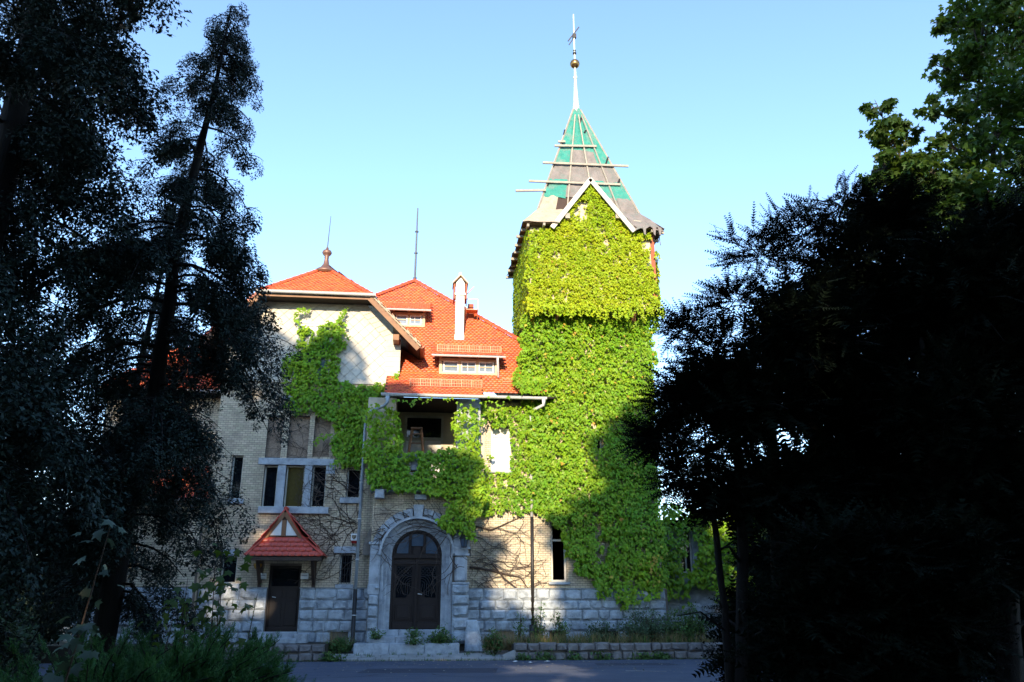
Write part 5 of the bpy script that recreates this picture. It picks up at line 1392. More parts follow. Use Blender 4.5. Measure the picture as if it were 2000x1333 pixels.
vines('bare_vine', 'bare brown vine stems spreading over the brick right of the arched door', [(925, 1080), (930, 1100), (940, 1140), (925, 1130), (935, 1040), (1000, 1150)], MW - .04, 40, 3, r0=.008, dirb=-.25, bounds=(BX1 - .05, 4.4, .9, 5.0))
vines('bare_vine', 'bare vine stems netting the brick between triple window and downpipe', [(700, 960), (690, 1020), (660, 1050), (640, 960), (700, 1080)], LW, 52, 5, r0=.009, dirb=math.pi * .93, bounds=(-4.6, -2.2, 2.25, 7.3))
vines('bare_vine', 'bare vine stems over the three boarded panels', [(650, 860), (600, 850), (580, 880), (640, 890)], LW + .06, 30, 6, r0=.007, bounds=(-5.9, -3.3, 6.5, 8.4))
vines('bare_vine', 'bare vine stems crossing the arch stones above the entrance door', [(860, 1010), (880, 1040), (740, 1040), (900, 1100), (720, 1030)], BAY - .03, 40, 7, r0=.011, dirb=math.pi * .95, bounds=(BX0, BX1, 1.9, 5.2))
p0 = [(922, 1027), (960, 1036), (990, 1022), (1018, 1010)]; b = MB().tube([at(a, c, MW - .04) for a, c in p0], [.035, .03, .025, .015], 6)
b.tube([at(a, c, MW - .05) for a, c in ((918, 1108), (950, 1112), (990, 1122), (1016, 1128), (1032, 1150))], [.05, .045, .035, .02, .012], 6).tube([at(a, c, MW - .1) for a, c in ((960, 1100), (985, 1130), (1010, 1150), (1030, 1172))], [.03, .028, .022, .012], 6)
tag(b.build('vine_stem', M['vine']), 'thick bare vine limbs arching across the sunlit brick beside the downpipe', 'vine', 'bare vine stems')

# ------------------------------------------------------------------ vegetation builders
def rotz_np(a):
    c, s = np.cos(a), np.sin(a); z = np.zeros_like(a); o = np.ones_like(a)
    return np.stack([np.stack([c, s, z], -1), np.stack([-s, c, z], -1), np.stack([z, z, o], -1)], 1)
def frame(d, up=None, rng=None):
    """row axes (x across, y along d, z normal) for unit directions d"""
    n = len(d)
    u = np.tile(np.array([0, 0, 1.0]), (n, 1)) if up is None else up
    if rng is not None: u = u + rng.normal(0, .35, (n, 3))
    x = unit(np.cross(d, u)); z = np.cross(x, d)
    return np.stack([x, d, z], 1)
def spray_scale(rng, n=84, L=.34, Wd=.115, sz=(.026, .048)):
    """a hanging tuft of scaly twigs, tip down"""
    t = rng.random(n) ** .8; r = Wd * (.35 + .65 * np.sin(np.pi * np.clip(t * .9 + .08, 0, 1))) * np.sqrt(rng.random(n)); a = rng.uniform(0, 2 * np.pi, n)
    p = np.stack([r * np.cos(a), r * np.sin(a), -t * L], 1)
    d = unit(np.stack([np.cos(a) * .7, np.sin(a) * .7, -rng.uniform(.1, 1.0, n)], 1) + rng.normal(0, .35, (n, 3)))
    A = frame(d, None, rng)
    q = np.array([(-.38, 0, 0), (.38, 0, 0), (0, 1, 0)]); f = np.array([(0, 1, 2)])
    return replicate(q, f, A * rng.uniform(*sz, n)[:, None, None], p)
def spray_needle(rng, L=.40, n=34, nl=.055, nw=.016):
    """a flat feathery twig along +y with needles both sides"""
    t = np.repeat(np.linspace(.05, 1, n // 2), 2); sg = np.tile([-1, 1], n // 2)
    p = np.stack([np.zeros(n), t * L, np.zeros(n)], 1)
    d = unit(np.stack([sg * 1.0, np.full(n, .55), rng.normal(0, .25, n)], 1))
    A = frame(d); ln = nl * (1.05 - .6 * t ** 3) * rng.uniform(.8, 1.2, n)
    A = np.stack([A[:, 0] * nw, A[:, 1] * ln[:, None], A[:, 2]], 1)
    v, f = replicate(np.array([(-.5, 0, 0), (.5, 0, 0), (0, 1, 0)]), np.array([(0, 1, 2)]), A, p)
    sv = np.array([(-.004, 0, 0), (.004, 0, 0), (.002, L, 0), (-.002, L, 0)])
    return np.concatenate([v, sv]), np.concatenate([f, np.array([(0, 1, 2), (0, 2, 3)]) + len(v)])
def scatter(templates, A, T, rng):
    k = rng.integers(0, len(templates), len(T)); out = []
    for i, (tv, tf) in enumerate(templates):
        m = k == i
        if m.any(): out.append(replicate(tv, tf, A[m], T[m]))
    return join(out)
_rg = np.random.default_rng(3)
SCALE_T = [spray_scale(_rg, 72) for _ in range(6)]
SCALE_C = [spray_scale(_rg, 64, .36, .13, (.027, .048)) for _ in range(6)]
NEEDLE_T = [spray_needle(_rg, .40, 20, .062, .024) for _ in range(5)]
COARSE_T = [spray_needle(_rg, .38, 14, .11, .045) for _ in range(5)]
MAPLE_V = np.array([(0, 0, 0), (-.42, .02, -.05), (-.30, .22, 0), (-.55, .48, -.10), (-.22, .52, 0), (0, 1.0, -.14), (.22, .52, 0), (.55, .48, -.10), (.30, .22, 0), (.42, .02, -.05)])
MAPLE_F = np.array([(0, 2, 1), (0, 4, 2), (4, 3, 2), (0, 6, 4), (4, 6, 5), (0, 8, 6), (6, 8, 7), (0, 9, 8)])
OVAL_V = np.array([(0, 0, 0), (-.28, .35, -.05), (-.2, .72, -.04), (0, 1, -.1), (.2, .72, -.04), (.28, .35, -.05)])
QUAD_V = np.array([(0, 0, 0), (-.36, .5, -.06), (0, 1, -.1), (.36, .5, -.06)]); QUAD_F = np.array([(0, 2, 1), (0, 3, 2)])
OVAL_F = np.array([(0, 2, 1), (0, 3, 2), (0, 4, 3), (0, 5, 4)])

_tr = random.Random(19)
def trunk_mesh(pts, rs, n=10, flare=True):
    """a trunk with a flared root, knots and uneven girth"""
    pts = [Vector(p) for p in pts]; P = []; Q = []; m = 14; cum = [0]
    for i in range(len(pts) - 1): cum.append(cum[-1] + (pts[i + 1] - pts[i]).length)
    for j in range(m + 1):
        t = (j / m) ** 1.15; x = t * cum[-1]; i = max(k for k in range(len(pts) - 1) if cum[k] <= x + 1e-9); u = min(1, (x - cum[i]) / max(1e-6, cum[i + 1] - cum[i]))
        r = rs[i] + (rs[i + 1] - rs[i]) * u
        P.append(pts[i].lerp(pts[i + 1], u) + Vector((_tr.gauss(0, r * .12), _tr.gauss(0, r * .12), 0))); Q.append(r * _tr.uniform(.88, 1.14) * (1 + (.7 * max(0, 1 - x / .5) ** 2 if flare else 0)))
    b = MB().tube(P, Q, n)
    for k in range(len(b.v)):
        v = Vector(b.v[k]); f = noise.noise(v * 7.0) * .012 + noise.noise(v * 2.5) * .02
        b.v[k] = (v.x + f, v.y + f * .7, v.z)
    return b
def conifer(name, label, base, top, r0, prof, nb, seed, t0=.12, droop=.55, per=.13, leaf='cypress', sc=(.7, 1.25), lat=.35, group='dark conifers on the left', bias=None, tmpl=None):
    rng = np.random.default_rng(seed); base, top = np.array(base, float), np.array(top, float)
    root = empty(name, tuple(base), label, 'tree', group)
    ks = np.linspace(0, 1, 9); wob = rng.normal(0, .05, (9, 3)) * np.array([1, 1, 0]); wob[0] = 0; wob[-1] = 0
    pts = base + (top - base) * ks[:, None] + wob
    trunk_mesh([tuple(p) for p in pts], [r0 * (1 - .97 * k) + .006 for k in ks]).build('trunk', M['bark'], root, smooth=True)
    br = MB(); TT = []; AA = []
    for i in range(nb):
        t = t0 + (1 - t0) * (i + rng.random()) / nb; t = min(t, .998) if i % 9 else 1 - .12 * rng.random()
        p = np.array([np.interp(t, ks, pts[:, j]) for j in range(3)])
        az = rng.uniform(0, 2 * np.pi); d = np.array([np.cos(az), np.sin(az), 0]); Rr = prof(t)
        if bias is not None: Rr *= bias(az, t)
        L = Rr * rng.uniform(.5, 1.08)
        if L < .12: L = .12
        m = max(3, int(L / .3) + 2); s = np.linspace(0, 1, m); dr = droop * rng.uniform(.6, 1.3)
        path = p + d * (s * L)[:, None] + np.array([0, 0, 1.0]) * (.30 * s * L - dr * s ** 2 * L)[:, None]
        br.tube([tuple(q) for q in path], [max(.005, (.012 + .011 * L) * (1 - .85 * k)) for k in s], 4, False)
        lines = [path]
        sd = np.array([-d[1], d[0], 0])
        for q in range(2 + int(L / .32)):
            u = rng.uniform(.25, .9); st_ = np.array([np.interp(u, s, path[:, j]) for j in range(3)]); sg = rng.choice([-1, 1])
            dl = unit(d * rng.uniform(.5, 1.0) + sd * sg * rng.uniform(.5, 1.1)); ll = L * rng.uniform(.25, .48) * (1.15 - .5 * u); k5 = np.linspace(0, 1, 4)
            sub_ = st_ + dl * (k5 * ll)[:, None] + np.array([0, 0, 1.0]) * (.06 * k5 * ll - .55 * k5 ** 2 * ll)[:, None]
            br.tube([tuple(v) for v in sub_], [.007 * (1 - .8 * k) + .002 for k in k5], 3, False); lines.append(sub_)
        for li_, ln in enumerate(lines):
            seg = np.linalg.norm(ln[-1] - ln[0]); n = max(2, int(seg / per)); kk = np.linspace(0, 1, len(ln))
            ss = rng.uniform(.30 if li_ == 0 else .12, 1.02, n); c = np.stack([np.interp(ss, kk, ln[:, j]) for j in range(3)], 1) + rng.normal(0, .025, (n, 3))
            k = rng.uniform(*sc, n) * min(1.1, .6 + .35 * L)
            A = rotz_np(rng.uniform(0, 6.28, n)) + rng.normal(0, .2, (n, 3, 3))
            AA.append(A * k[:, None, None]); TT.append(c)
    br.build('branches', M['bark'], root, kind='stuff')
    V, F = scatter(tmpl or SCALE_T, np.concatenate(AA), np.concatenate(TT), rng)
    link('foliage', mesh_np('foliage', V, F), M[leaf], root, kind='stuff')
    return root
AIRY = (37, 41, 47)                       # bough counts of the open, feathery clumps
def yew(name, label, base, stems, clumps, seed, leaf='spruce', group='dark evergreen trees on the right', dens=1.25, tw=(.7, 1.25), fill=190):
    """several upright stems and layered feathery boughs; clumps = (x, y, z, rx, ry, rz, boughs)"""
    rng = np.random.default_rng(seed); root = empty(name, base, label, 'tree', group)
    for st_ in stems:
        b = trunk_mesh(st_[0], st_[1], 9)
        for q in range(5):
            u = rng.uniform(.25, .75); p0 = Vector(st_[0][0]).lerp(Vector(st_[0][2]), u); az = rng.uniform(0, 6.28); ll = rng.uniform(.3, .9)
            b.tube([p0, p0 + Vector((math.cos(az) * ll * .5, math.sin(az) * ll * .5, ll * .25)), p0 + Vector((math.cos(az) * ll, math.sin(az) * ll, ll * .2))], [st_[1][0] * .28, st_[1][0] * .18, .006], 5)
        b.build('trunk', M['bark'], root, smooth=True)
    br = MB(); TT = []; AA = []
    for (x, y, z, rx, ry, rz, nb) in clumps:
        c0 = np.array([x, y, z])
        for i in range(int(nb * dens)):
            az = rng.uniform(0, 2 * np.pi); el = rng.uniform(-.9, 1.0)
            airy = nb in AIRY
            d = np.array([np.cos(az) * math.cos(el * 1.3), np.sin(az) * math.cos(el * 1.3), math.sin(el * 1.3)]) * np.array([rx, ry, rz])
            start = c0 + d * rng.uniform(.1, .55); L = np.linalg.norm(d) * rng.uniform(.4, .62) * (rng.uniform(1.1, 1.9) if airy else 1.0 if rng.random() > .25 else rng.uniform(1.2, 1.7))
            out = unit(d * np.array([1, 1, .5]) + rng.normal(0, .15, 3)); m = 5; s = np.linspace(0, 1, m)
            path = start + out * (s * L)[:, None] + np.array([0, 0, 1.0]) * (.10 * s * L - .22 * s ** 2 * L)[:, None]
            br.tube([tuple(q) for q in path], [max(.003, .012 * (1 - .8 * k)) for k in s], 3, False)
            n = max(4, int(L / .07)); ss = rng.uniform(.08, 1, n)
            c = np.stack([np.interp(ss, s, path[:, j]) for j in range(3)], 1)
            sg = rng.choice([-1, 1], n); sd = unit(np.cross(out, [0, 0, 1.0]))
            dd = unit(out[None] * rng.uniform(.5, 1.1, n)[:, None] + sd[None] * (sg * rng.uniform(.3, 1.0, n))[:, None] + rng.normal(0, .2, (n, 3)) + np.array([0, 0, .02]))
            A = frame(dd, None, rng); AA.append(A * (rng.uniform(*tw, n) * (1.15 - .5 * ss))[:, None, None]); TT.append(c)
    br.build('branches', M['bark'], root, kind='stuff')
    parts = [scatter(NEEDLE_T, np.concatenate(AA), np.concatenate(TT), rng)]
    for (x, y, z, rx, ry, rz, nb) in clumps:
        if nb in AIRY or rx < .7: continue
        n = int(rx * ry * rz * 4.2 * fill) + 30; d = unit(rng.normal(0, 1, (n, 3))) * (rng.random(n) ** .5)[:, None] * .66
        P = np.array([x, y, z]) + d * np.array([rx, ry, rz]); dd = unit(d * np.array([1, 1, .4]) + rng.normal(0, .5, (n, 3)))
        parts.append(scatter(COARSE_T, frame(dd, None, rng) * rng.uniform(.8, 1.3, n)[:, None, None], P, rng))
    V, F = join(parts)
    link('foliage', mesh_np('foliage', V, F), M[leaf], root, kind='stuff')
    return root
def broadleaf(name, label, base, h, r0, clumps, n, seed, size=(.10, .17), leaf='maple', tv=MAPLE_V, tf=MAPLE_F, group=None, cat='tree', bark='bark_gray', lean=(0, 0), twig=True):
    """trunk, limbs to every clump, leaves spread through the clumps; clumps = (x, y, z, r)"""
    rng = np.random.default_rng(seed); base = np.array(base, float); root = empty(name, tuple(base), label, cat, group)
    cz = min(c[2] - c[3] * .3 for c in clumps) if clumps else h
    fork = base + np.array([lean[0], lean[1], max(.6, (cz - base[2]) * .75)])
    trunk_mesh([tuple(base), tuple(base * .5 + fork * .5 + rng.normal(0, .05, 3)), tuple(fork)], [r0 * 1.25, r0, r0 * .8]).build('trunk', M[bark], root, smooth=True)
    lim = MB(); TT = []; w = np.array([c[3] ** 2 for c in clumps]); w = w / w.sum()
    for c, wk in zip(clumps, w):
        c0 = np.array(c[:3]); mid = fork * .45 + c0 * .55 + np.array([0, 0, .2 * c[3]])
        big = [b_ for b_ in clumps if b_[3] > c[3] * 1.3 and b_[3] > .5]
        if c[3] < .65 and big:
            nb_ = np.array(min(big, key=lambda b_: sum((b_[j] - c0[j]) ** 2 for j in range(3)))[:3]); mid = nb_ * .5 + c0 * .5 + np.array([0, 0, -.08])
            lim.tube([tuple(nb_), tuple(mid), tuple(c0), tuple(c0 + unit(c0 - nb_) * c[3] * .7)], [.022, .017, .012, .004], 5)
        else: lim.tube([tuple(fork - np.array([0, 0, .1])), tuple(mid), tuple(c0), tuple(c0 + unit(c0 - fork) * c[3] * .7)], [r0 * .36, r0 * .22, r0 * .12, .006], 6)
        m = int(n * wk); nt = max(6, int(m / 45))
        d = unit(rng.normal(0, 1, (nt, 3)) * np.array([1, 1, .8])); ends = c0 + d * (c[3] * rng.uniform(.45, 1.08, nt) ** .8)[:, None]
        if twig:
            for e_ in ends[:: 2]: lim.tube([tuple(c0 * .7 + mid * .3), tuple(c0 * .4 + e_ * .6 + np.array([0, 0, .08])), tuple(e_)], [.022, .012, .004], 3, False)
        k = rng.integers(0, nt, m)
        TT.append(ends[k] + rng.normal(0, 1, (m, 3)) * c[3] * np.array([.20, .20, .13]))
    lim.build('limbs', M[bark], root, kind='stuff')
    T = np.concatenate(TT); m = len(T)
    tip = unit(np.stack([rng.normal(0, .7, m), rng.normal(0, .7, m), -rng.uniform(.0, .9, m)], 1)); nn = np.tile(np.array([0, 0, 1.0]), (m, 1)) + rng.normal(0, .45, (m, 3))
    A = frame(tip, nn) * rng.uniform(size[0], size[1], m)[:, None, None]
    V, F = replicate(tv, tf, A, T)
    link('crown', mesh_np('crown', V, F), M[leaf], root, kind='stuff')
    return root

# ------------------------------------------------------------------ conifers on the left
bB, tB = at(268, 900, 12.0), at(452, 12, 12.0)
lean = (tB - bB) / (tB.z - bB.z); base = bB - lean * bB.z
def profB(t): return np.interp(t, [0, .18, .26, .34, .5, .6, .72, .85, .95, 1], [.9, 1.15, 1.35, 1.6, 2.0, 1.8, 1.15, .85, .5, .25])
conifer('weeping_conifer', 'slender weeping conifer with a leaning bare trunk in front of the left wing', (base.x, base.y, 0), tuple(tB), .19, profB, 140, 5, t0=.14, droop=1.0, per=.092, sc=(.65, 1.1))
bA = at(-150, 900, 10.0)
def profA(t): return np.interp(t, [0, .2, .4, .55, .65, .8, 1], [2.3, 2.3, 1.8, 1.75, 1.95, 1.9, 1.0])
conifer('weeping_conifer', 'massive dark conifer filling the left edge of the picture', (bA.x, 10.0, 0), (bA.x + .05, 10.2, 16.5), .30, profA, 185, 8, t0=.10, droop=.8, per=.125, sc=(.95, 1.5), tmpl=SCALE_C)
bC = at(210, 900, 14.0)
def profC(t): return np.interp(t, [0, .3, .7, 1], [1.9, 1.7, 1.0, .2])
conifer('weeping_conifer', 'thin trunked conifer standing between the two larger left conifers', (bC.x - .15, 14.0, 0), (bC.x + .55, 14.1, 9.6), .10, profC, 80, 9, t0=.2, droop=.6, per=.09, sc=(.7, 1.1), tmpl=SCALE_C)

# ------------------------------------------------------------------ evergreens and maples on the right
Y1 = 11.0
def cl(px, py, Y, rx, ry, rz, n): p = at(px, py, Y); return (p.x, p.y, p.z, rx, ry, rz, n)
def stem(px0, px1, py1, Y, r):
    a, b_ = at(px0, 1333, Y), at(px1, py1, Y); a = Vector((a.x, Y, 0)); m = a.lerp(b_, .5) + Vector((.06, .05, 0))
    return ([tuple(a), tuple(m), tuple(b_), tuple(b_ + Vector((.03, .1, .8)))], [r, r * .85, r * .6, r * .2])
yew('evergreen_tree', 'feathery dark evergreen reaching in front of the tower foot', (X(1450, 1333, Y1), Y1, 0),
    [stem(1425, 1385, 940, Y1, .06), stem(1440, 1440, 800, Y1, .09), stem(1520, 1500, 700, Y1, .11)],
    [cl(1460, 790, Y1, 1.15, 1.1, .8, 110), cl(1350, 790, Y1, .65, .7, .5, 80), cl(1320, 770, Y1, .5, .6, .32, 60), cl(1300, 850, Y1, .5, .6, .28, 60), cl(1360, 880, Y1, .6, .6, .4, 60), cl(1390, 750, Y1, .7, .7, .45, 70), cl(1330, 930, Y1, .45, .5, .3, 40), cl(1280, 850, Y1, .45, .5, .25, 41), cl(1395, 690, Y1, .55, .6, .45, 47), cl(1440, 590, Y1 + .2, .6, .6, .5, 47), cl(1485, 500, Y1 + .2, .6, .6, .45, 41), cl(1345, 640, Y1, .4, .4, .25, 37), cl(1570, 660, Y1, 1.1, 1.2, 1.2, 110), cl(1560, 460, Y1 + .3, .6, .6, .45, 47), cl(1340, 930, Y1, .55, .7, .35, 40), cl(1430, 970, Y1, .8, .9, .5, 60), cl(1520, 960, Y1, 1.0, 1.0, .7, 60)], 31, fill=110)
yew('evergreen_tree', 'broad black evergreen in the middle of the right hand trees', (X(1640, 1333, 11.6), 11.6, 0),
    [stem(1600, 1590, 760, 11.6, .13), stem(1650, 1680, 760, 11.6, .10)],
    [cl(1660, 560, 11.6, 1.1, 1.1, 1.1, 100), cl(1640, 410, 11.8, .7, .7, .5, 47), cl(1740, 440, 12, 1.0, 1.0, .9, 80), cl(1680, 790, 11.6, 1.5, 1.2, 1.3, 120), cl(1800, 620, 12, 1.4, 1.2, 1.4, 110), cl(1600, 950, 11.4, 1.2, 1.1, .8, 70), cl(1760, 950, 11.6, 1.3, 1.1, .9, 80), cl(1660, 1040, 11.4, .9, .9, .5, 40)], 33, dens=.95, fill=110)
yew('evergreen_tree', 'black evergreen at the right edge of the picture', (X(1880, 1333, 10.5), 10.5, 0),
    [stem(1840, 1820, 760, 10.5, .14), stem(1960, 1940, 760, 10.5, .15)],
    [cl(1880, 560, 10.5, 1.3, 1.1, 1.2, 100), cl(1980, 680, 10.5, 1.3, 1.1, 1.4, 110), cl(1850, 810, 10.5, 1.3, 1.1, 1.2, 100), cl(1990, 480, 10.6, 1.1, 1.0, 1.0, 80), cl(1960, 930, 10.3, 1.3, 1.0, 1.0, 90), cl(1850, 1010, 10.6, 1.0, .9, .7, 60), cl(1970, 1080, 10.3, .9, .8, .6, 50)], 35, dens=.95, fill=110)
for k, (px, lab) in enumerate(((1585, 'low black evergreen before the second right trunk'), (1700, 'low black evergreen before the middle right trunks'), (1830, 'low black evergreen before the thick right trunk'), (1480, 'low black evergreen between the leaning trunk and the next trunk'), (1610, 'low black evergreen filling the gap below the middle evergreen'), (1740, 'low black evergreen between the middle and right trunks'), (1870, 'low black evergreen beside the right edge trunks'), (1990, 'low black evergreen at the lower right corner'))):
    Yk = 13.0 + .3 * (k % 2) if k > 2 else 9.6
    yew('low_evergreen', lab, (X(px, 1300, Yk), Yk, 0), [stem(px + 10, px, 1150, Yk, .05)], [cl(px, 1210, Yk, .75, .7, .75, 60), cl(px + 30, 1090, Yk, .7, .7, .6, 50), cl(px - 20, 1300, Yk, .7, .6, .45, 40)], 300 + k, group='low evergreens under the right trees', fill=120)
def bc(px, py, Y, r): p = at(px, py, Y); return (p.x, p.y, p.z, r)
YM = 14.0
broadleaf('maple_tree', 'tall maple with star shaped leaves at the upper right', (X(1990, 1333, YM), YM, 0), 14, .12,
          [bc(1990, 40, YM, 1.3), bc(1920, 30, YM, .7), bc(1900, 110, YM, .5), bc(1830, 45, YM - .2, .22), bc(1835, 130, YM - .1, .28), bc(1815, 215, YM - .1, .22), bc(1820, 330, YM, .45), bc(1845, 385, YM, .6), bc(1870, 55, YM - .2, .35), bc(1960, 160, YM, 1.0), bc(1880, 155, YM, .4), bc(1850, 215, YM - .2, .38), bc(1930, 250, YM, .8), bc(1860, 300, YM, .5), bc(1960, 370, YM, 1.2), bc(1880, 420, YM, .9), bc(2050, 250, YM, 1.4), bc(1900, 520, YM, 1.2)], 16000, 41)
broadleaf('maple_tree', 'small maple top catching the sun above the black evergreens', (X(1760, 1333, 14.5), 14.5, 0), 10, .06,
          [bc(1715, 210, 14.5, .28), bc(1730, 262, 14.5, .42), bc(1770, 255, 14.6, .3), bc(1765, 320, 14.6, .55), bc(1720, 330, 14.6, .4), bc(1790, 380, 14.8, .7), bc(1730, 420, 14.8, .7)], 4200, 42)

# ------------------------------------------------------------------ trees behind the viewer and beyond the grounds
BR_ = random.Random(77)
def park_tree(x, y, h, r, label, seed, n=8000, leafs=(.5, .8), name='park_tree', group='park trees around the drive', squash=1.0):
    rr = random.Random(seed); cs = []
    for k in range(11):
        t = k / 10; z = h - r * .55 - (1 - t) * (h * .86 - r * .4); a = rr.uniform(0, 6.28); d = r * (.15 + .5 * math.sin(math.pi * min(1, t + .12)))
        cs.append((x + d * math.cos(a), y + d * math.sin(a), z, r * rr.uniform(.5, .68)))
    return broadleaf(name, label, (x, y, 0), h, .28, cs, n, seed, leafs, 'broad', QUAD_V, QUAD_F, group, twig=False)
# (x, y, height, crown radius): tall park trees behind the viewer, their shade lies over the drive and the ground floor
for k, (x, y, h, r) in enumerate(((-20, -6, 22.5, 3.6), (-16.0, -7, 23.5, 3.2), (-12.6, -9, 26.8, 2.9), (-9.8, -6, 24.6, 2.5), (-7.4, -9, 24.2, 2.3), (-5.4, -6, 20.2, 2.0), (-5.0, -12, 20.2, 1.4), (2.4, -13, 24.0, 2.2), (-11.2, -12, 26.0, 2.2), (-3.4, -10, 17.0, 1.5), (.3, -7, 19.0, 1.7), (1.2, -10, 23.6, 2.2), (3.6, -6, 22.6, 2.5), (6.2, -9, 17.4, 1.9), (8.9, -8, 23.0, 2.3), (12.5, -7, 24, 3.0), (16, -6, 20, 3.4))):
    park_tree(x, y, h, r, 'tall leafy park tree standing behind the viewer', 100 + k)
for k, (x, y, h, r) in enumerate(((-15, -26, 11, 4.6), (-7, -28, 11, 4.6), (1, -27, 11, 4.6), (9, -28, 11, 4.6), (17, -26, 11, 4.6))):  # added unseen row, keeps the bright horizon out of the door-pane reflection
    park_tree(x, y, h, r, 'low spreading tree added out of view to screen the bright horizon', 160 + k, 7000)
for k, (x, y, h, r, lab) in enumerate(((22, 34, 9, 4.0, 'big leafy tree far behind the right hand trunks'), (30, 32, 11, 4.6, 'big leafy tree far beyond the right edge trunks'), (24, 22, 10, 3.4, 'leafy tree beyond the black evergreen at the right edge'), (16, 29, 8.0, 2.8, 'leafy tree at the end of the shaded wing'), (13.5, 25.5, 7.5, 2.6, 'leafy tree in the shade behind the right hand trunks'), (19.5, 25, 9.0, 3.2, 'leafy tree at the far right behind the black evergreens'), (-13.5, 25, 9.0, 2.8, 'leafy tree behind the left conifers beside the annex'), (-23, 27, 9, 4.2, 'big leafy tree far beyond the left edge'), (-15, 20.5, 6.5, 3.0, 'low leafy tree at the left edge below the massive conifer'), (-18, 20, 11, 3.3, 'leafy tree at the far left behind the massive conifer'))):
    park_tree(x, y, h, r, lab, 130 + k, 9000, (.2, .34), group='trees beside the house')

# ------------------------------------------------------------------ low plants
def bush(name, label, x, y, z, w, d, h, n, seed, leaf='weed', size=(.05, .10), tv=OVAL_V, tf=OVAL_F, cat='shrub', group=None, upright=.4):
    rng = np.random.default_rng(seed); root = empty(name, (x, y, z), label, cat, group)
    b = MB(); ends = []
    ns = max(7, int(n / 40))
    for i in range(ns):
        a = rng.uniform(0, 6.28); rr = math.sqrt(rng.random()); e_ = np.array([x + rr * w / 2 * math.cos(a), y + rr * d / 2 * math.sin(a), z + h * rng.uniform(.45, 1.05) * (1 - .5 * rr * rr)])
        s_ = np.array([x + (e_[0] - x) * .3, y + (e_[1] - y) * .3, z - .03]); b.tube([tuple(s_), tuple(s_ * .4 + e_ * .6 + np.array([0, 0, .05])), tuple(e_)], [.010, .007, .003], 3, False); ends.append((s_, e_))
    b.build('stems', M['vine'], root)
    k = rng.integers(0, ns, n); t = rng.uniform(.3, 1.05, n)
    S0 = np.array([e[0] for e in ends])[k]; E0 = np.array([e[1] for e in ends])[k]
    P = S0 + (E0 - S0) * t[:, None] + rng.normal(0, 1, (n, 3)) * np.array([.09, .09, .06])
    P[:, 2] = np.maximum(P[:, 2], z + .01)
    tip = unit(np.stack([rng.normal(0, .8, n), rng.normal(0, .8, n), rng.normal(upright, .5, n)], 1))
    A = frame(tip, np.tile(np.array([0, -.5, 1.0]), (n, 1)) + rng.normal(0, .4, (n, 3))) * rng.uniform(size[0], size[1], n)[:, None, None]
    V, F = replicate(tv, tf, A, P); link('leaves', mesh_np('leaves', V, F), M[leaf], root, kind='stuff')
    return root
def blades(name, label, pts, h, n, seed, mt, w=.012, cat='grass', group=None, kind='stuff', spread=.12):
    rng = np.random.default_rng(seed); pts = np.array(pts); k = rng.integers(0, len(pts), n)
    P = pts[k] + rng.normal(0, 1, (n, 3)) * np.array([spread, spread * .8, 0])
    tv = np.array([(-.5, 0, 0), (.5, 0, 0), (.35, .5, .06), (-.35, .5, .06), (0, 1, .22)]); tf = np.array([(0, 1, 2), (0, 2, 3), (3, 2, 4)])
    d = unit(np.stack([rng.normal(0, .3, n), rng.normal(0, .3, n), np.ones(n)], 1)); a = rng.uniform(0, 6.28, n)
    A = frame(d, np.stack([np.cos(a), np.sin(a), np.zeros(n)], 1)); L = h * rng.uniform(.4, 1.1, n)
    A = np.stack([A[:, 0] * w, A[:, 1] * L[:, None], A[:, 2] * L[:, None]], 1)
    V, F = replicate(tv, tf, A, P); o = link(name, mesh_np(name, V, F), M[mt], None)
    return tag(o, label, cat, group, kind)
BY_ = WALLF + .55
def bp(px, py, Y): p = at(px, py, Y); return p.x
bush('shrub', 'rounded grey green shrub below the tower ivy', bp(1255, 1220, 28.0), 28.0, BEDZ, 1.9, 1.3, 1.15, 3600, 1, 'weed_blue', (.05, .09))
bush('shrub', 'low dark shrub right of the ivy stems', bp(1345, 1220, 28.2), 28.2, BEDZ, 1.9, 1.2, 1.25, 2600, 2, 'weed', (.06, .11))
bush('shrub', 'small pale shrub against the plinth left of the tower shrub', bp(1170, 1230, 28.3), 28.3, BEDZ, 1.1, .7, .75, 1200, 3, 'weed_blue', (.05, .09))
bush('weed_clump', 'bright green weed clump at the left end of the long wall', bp(965, 1250, 27.7), 27.7, .15, .55, .4, .75, 700, 4, 'weed', (.06, .11), cat='weed', group='weed clumps along the walls')
bush('weed_clump', 'leafy weed clump on the right end of the entrance steps', bp(862, 1240, 28.1), 28.1, .40, .85, .5, .62, 900, 5, 'weed', (.05, .10), cat='weed', group='weed clumps along the walls')
bush('weed_clump', 'small weed clump in the middle of the top entrance step', bp(808, 1240, 28.25), 28.25, .64, .45, .2, .25, 260, 6, 'weed', (.05, .09), cat='weed', group='weed clumps along the walls')
bush('weed_clump', 'small weed clump in the middle of the lower entrance step', bp(812, 1254, 27.9), 27.88, .44, .5, .2, .22, 260, 7, 'weed', (.05, .09), cat='weed', group='weed clumps along the walls')
bush('weed_clump', 'weed clump at the left end of the entrance steps', bp(738, 1242, 28.2), 28.2, .60, .5, .3, .3, 300, 8, 'weed', (.05, .09), cat='weed', group='weed clumps along the walls')
bush('weed_clump', 'green weed clump between the short wall and the downpipe', bp(662, 1258, 28.2), 28.2, .2, 1.0, .5, .5, 1000, 9, 'weed', (.05, .10), cat='weed', group='weed clumps along the walls')
bush('weed_clump', 'tall thin weed beside the black downpipe foot', bp(1052, 1210, 28.2), 28.2, BEDZ, .4, .3, 1.35, 420, 10, 'weed', (.05, .10), cat='weed', group='weed clumps along the walls')
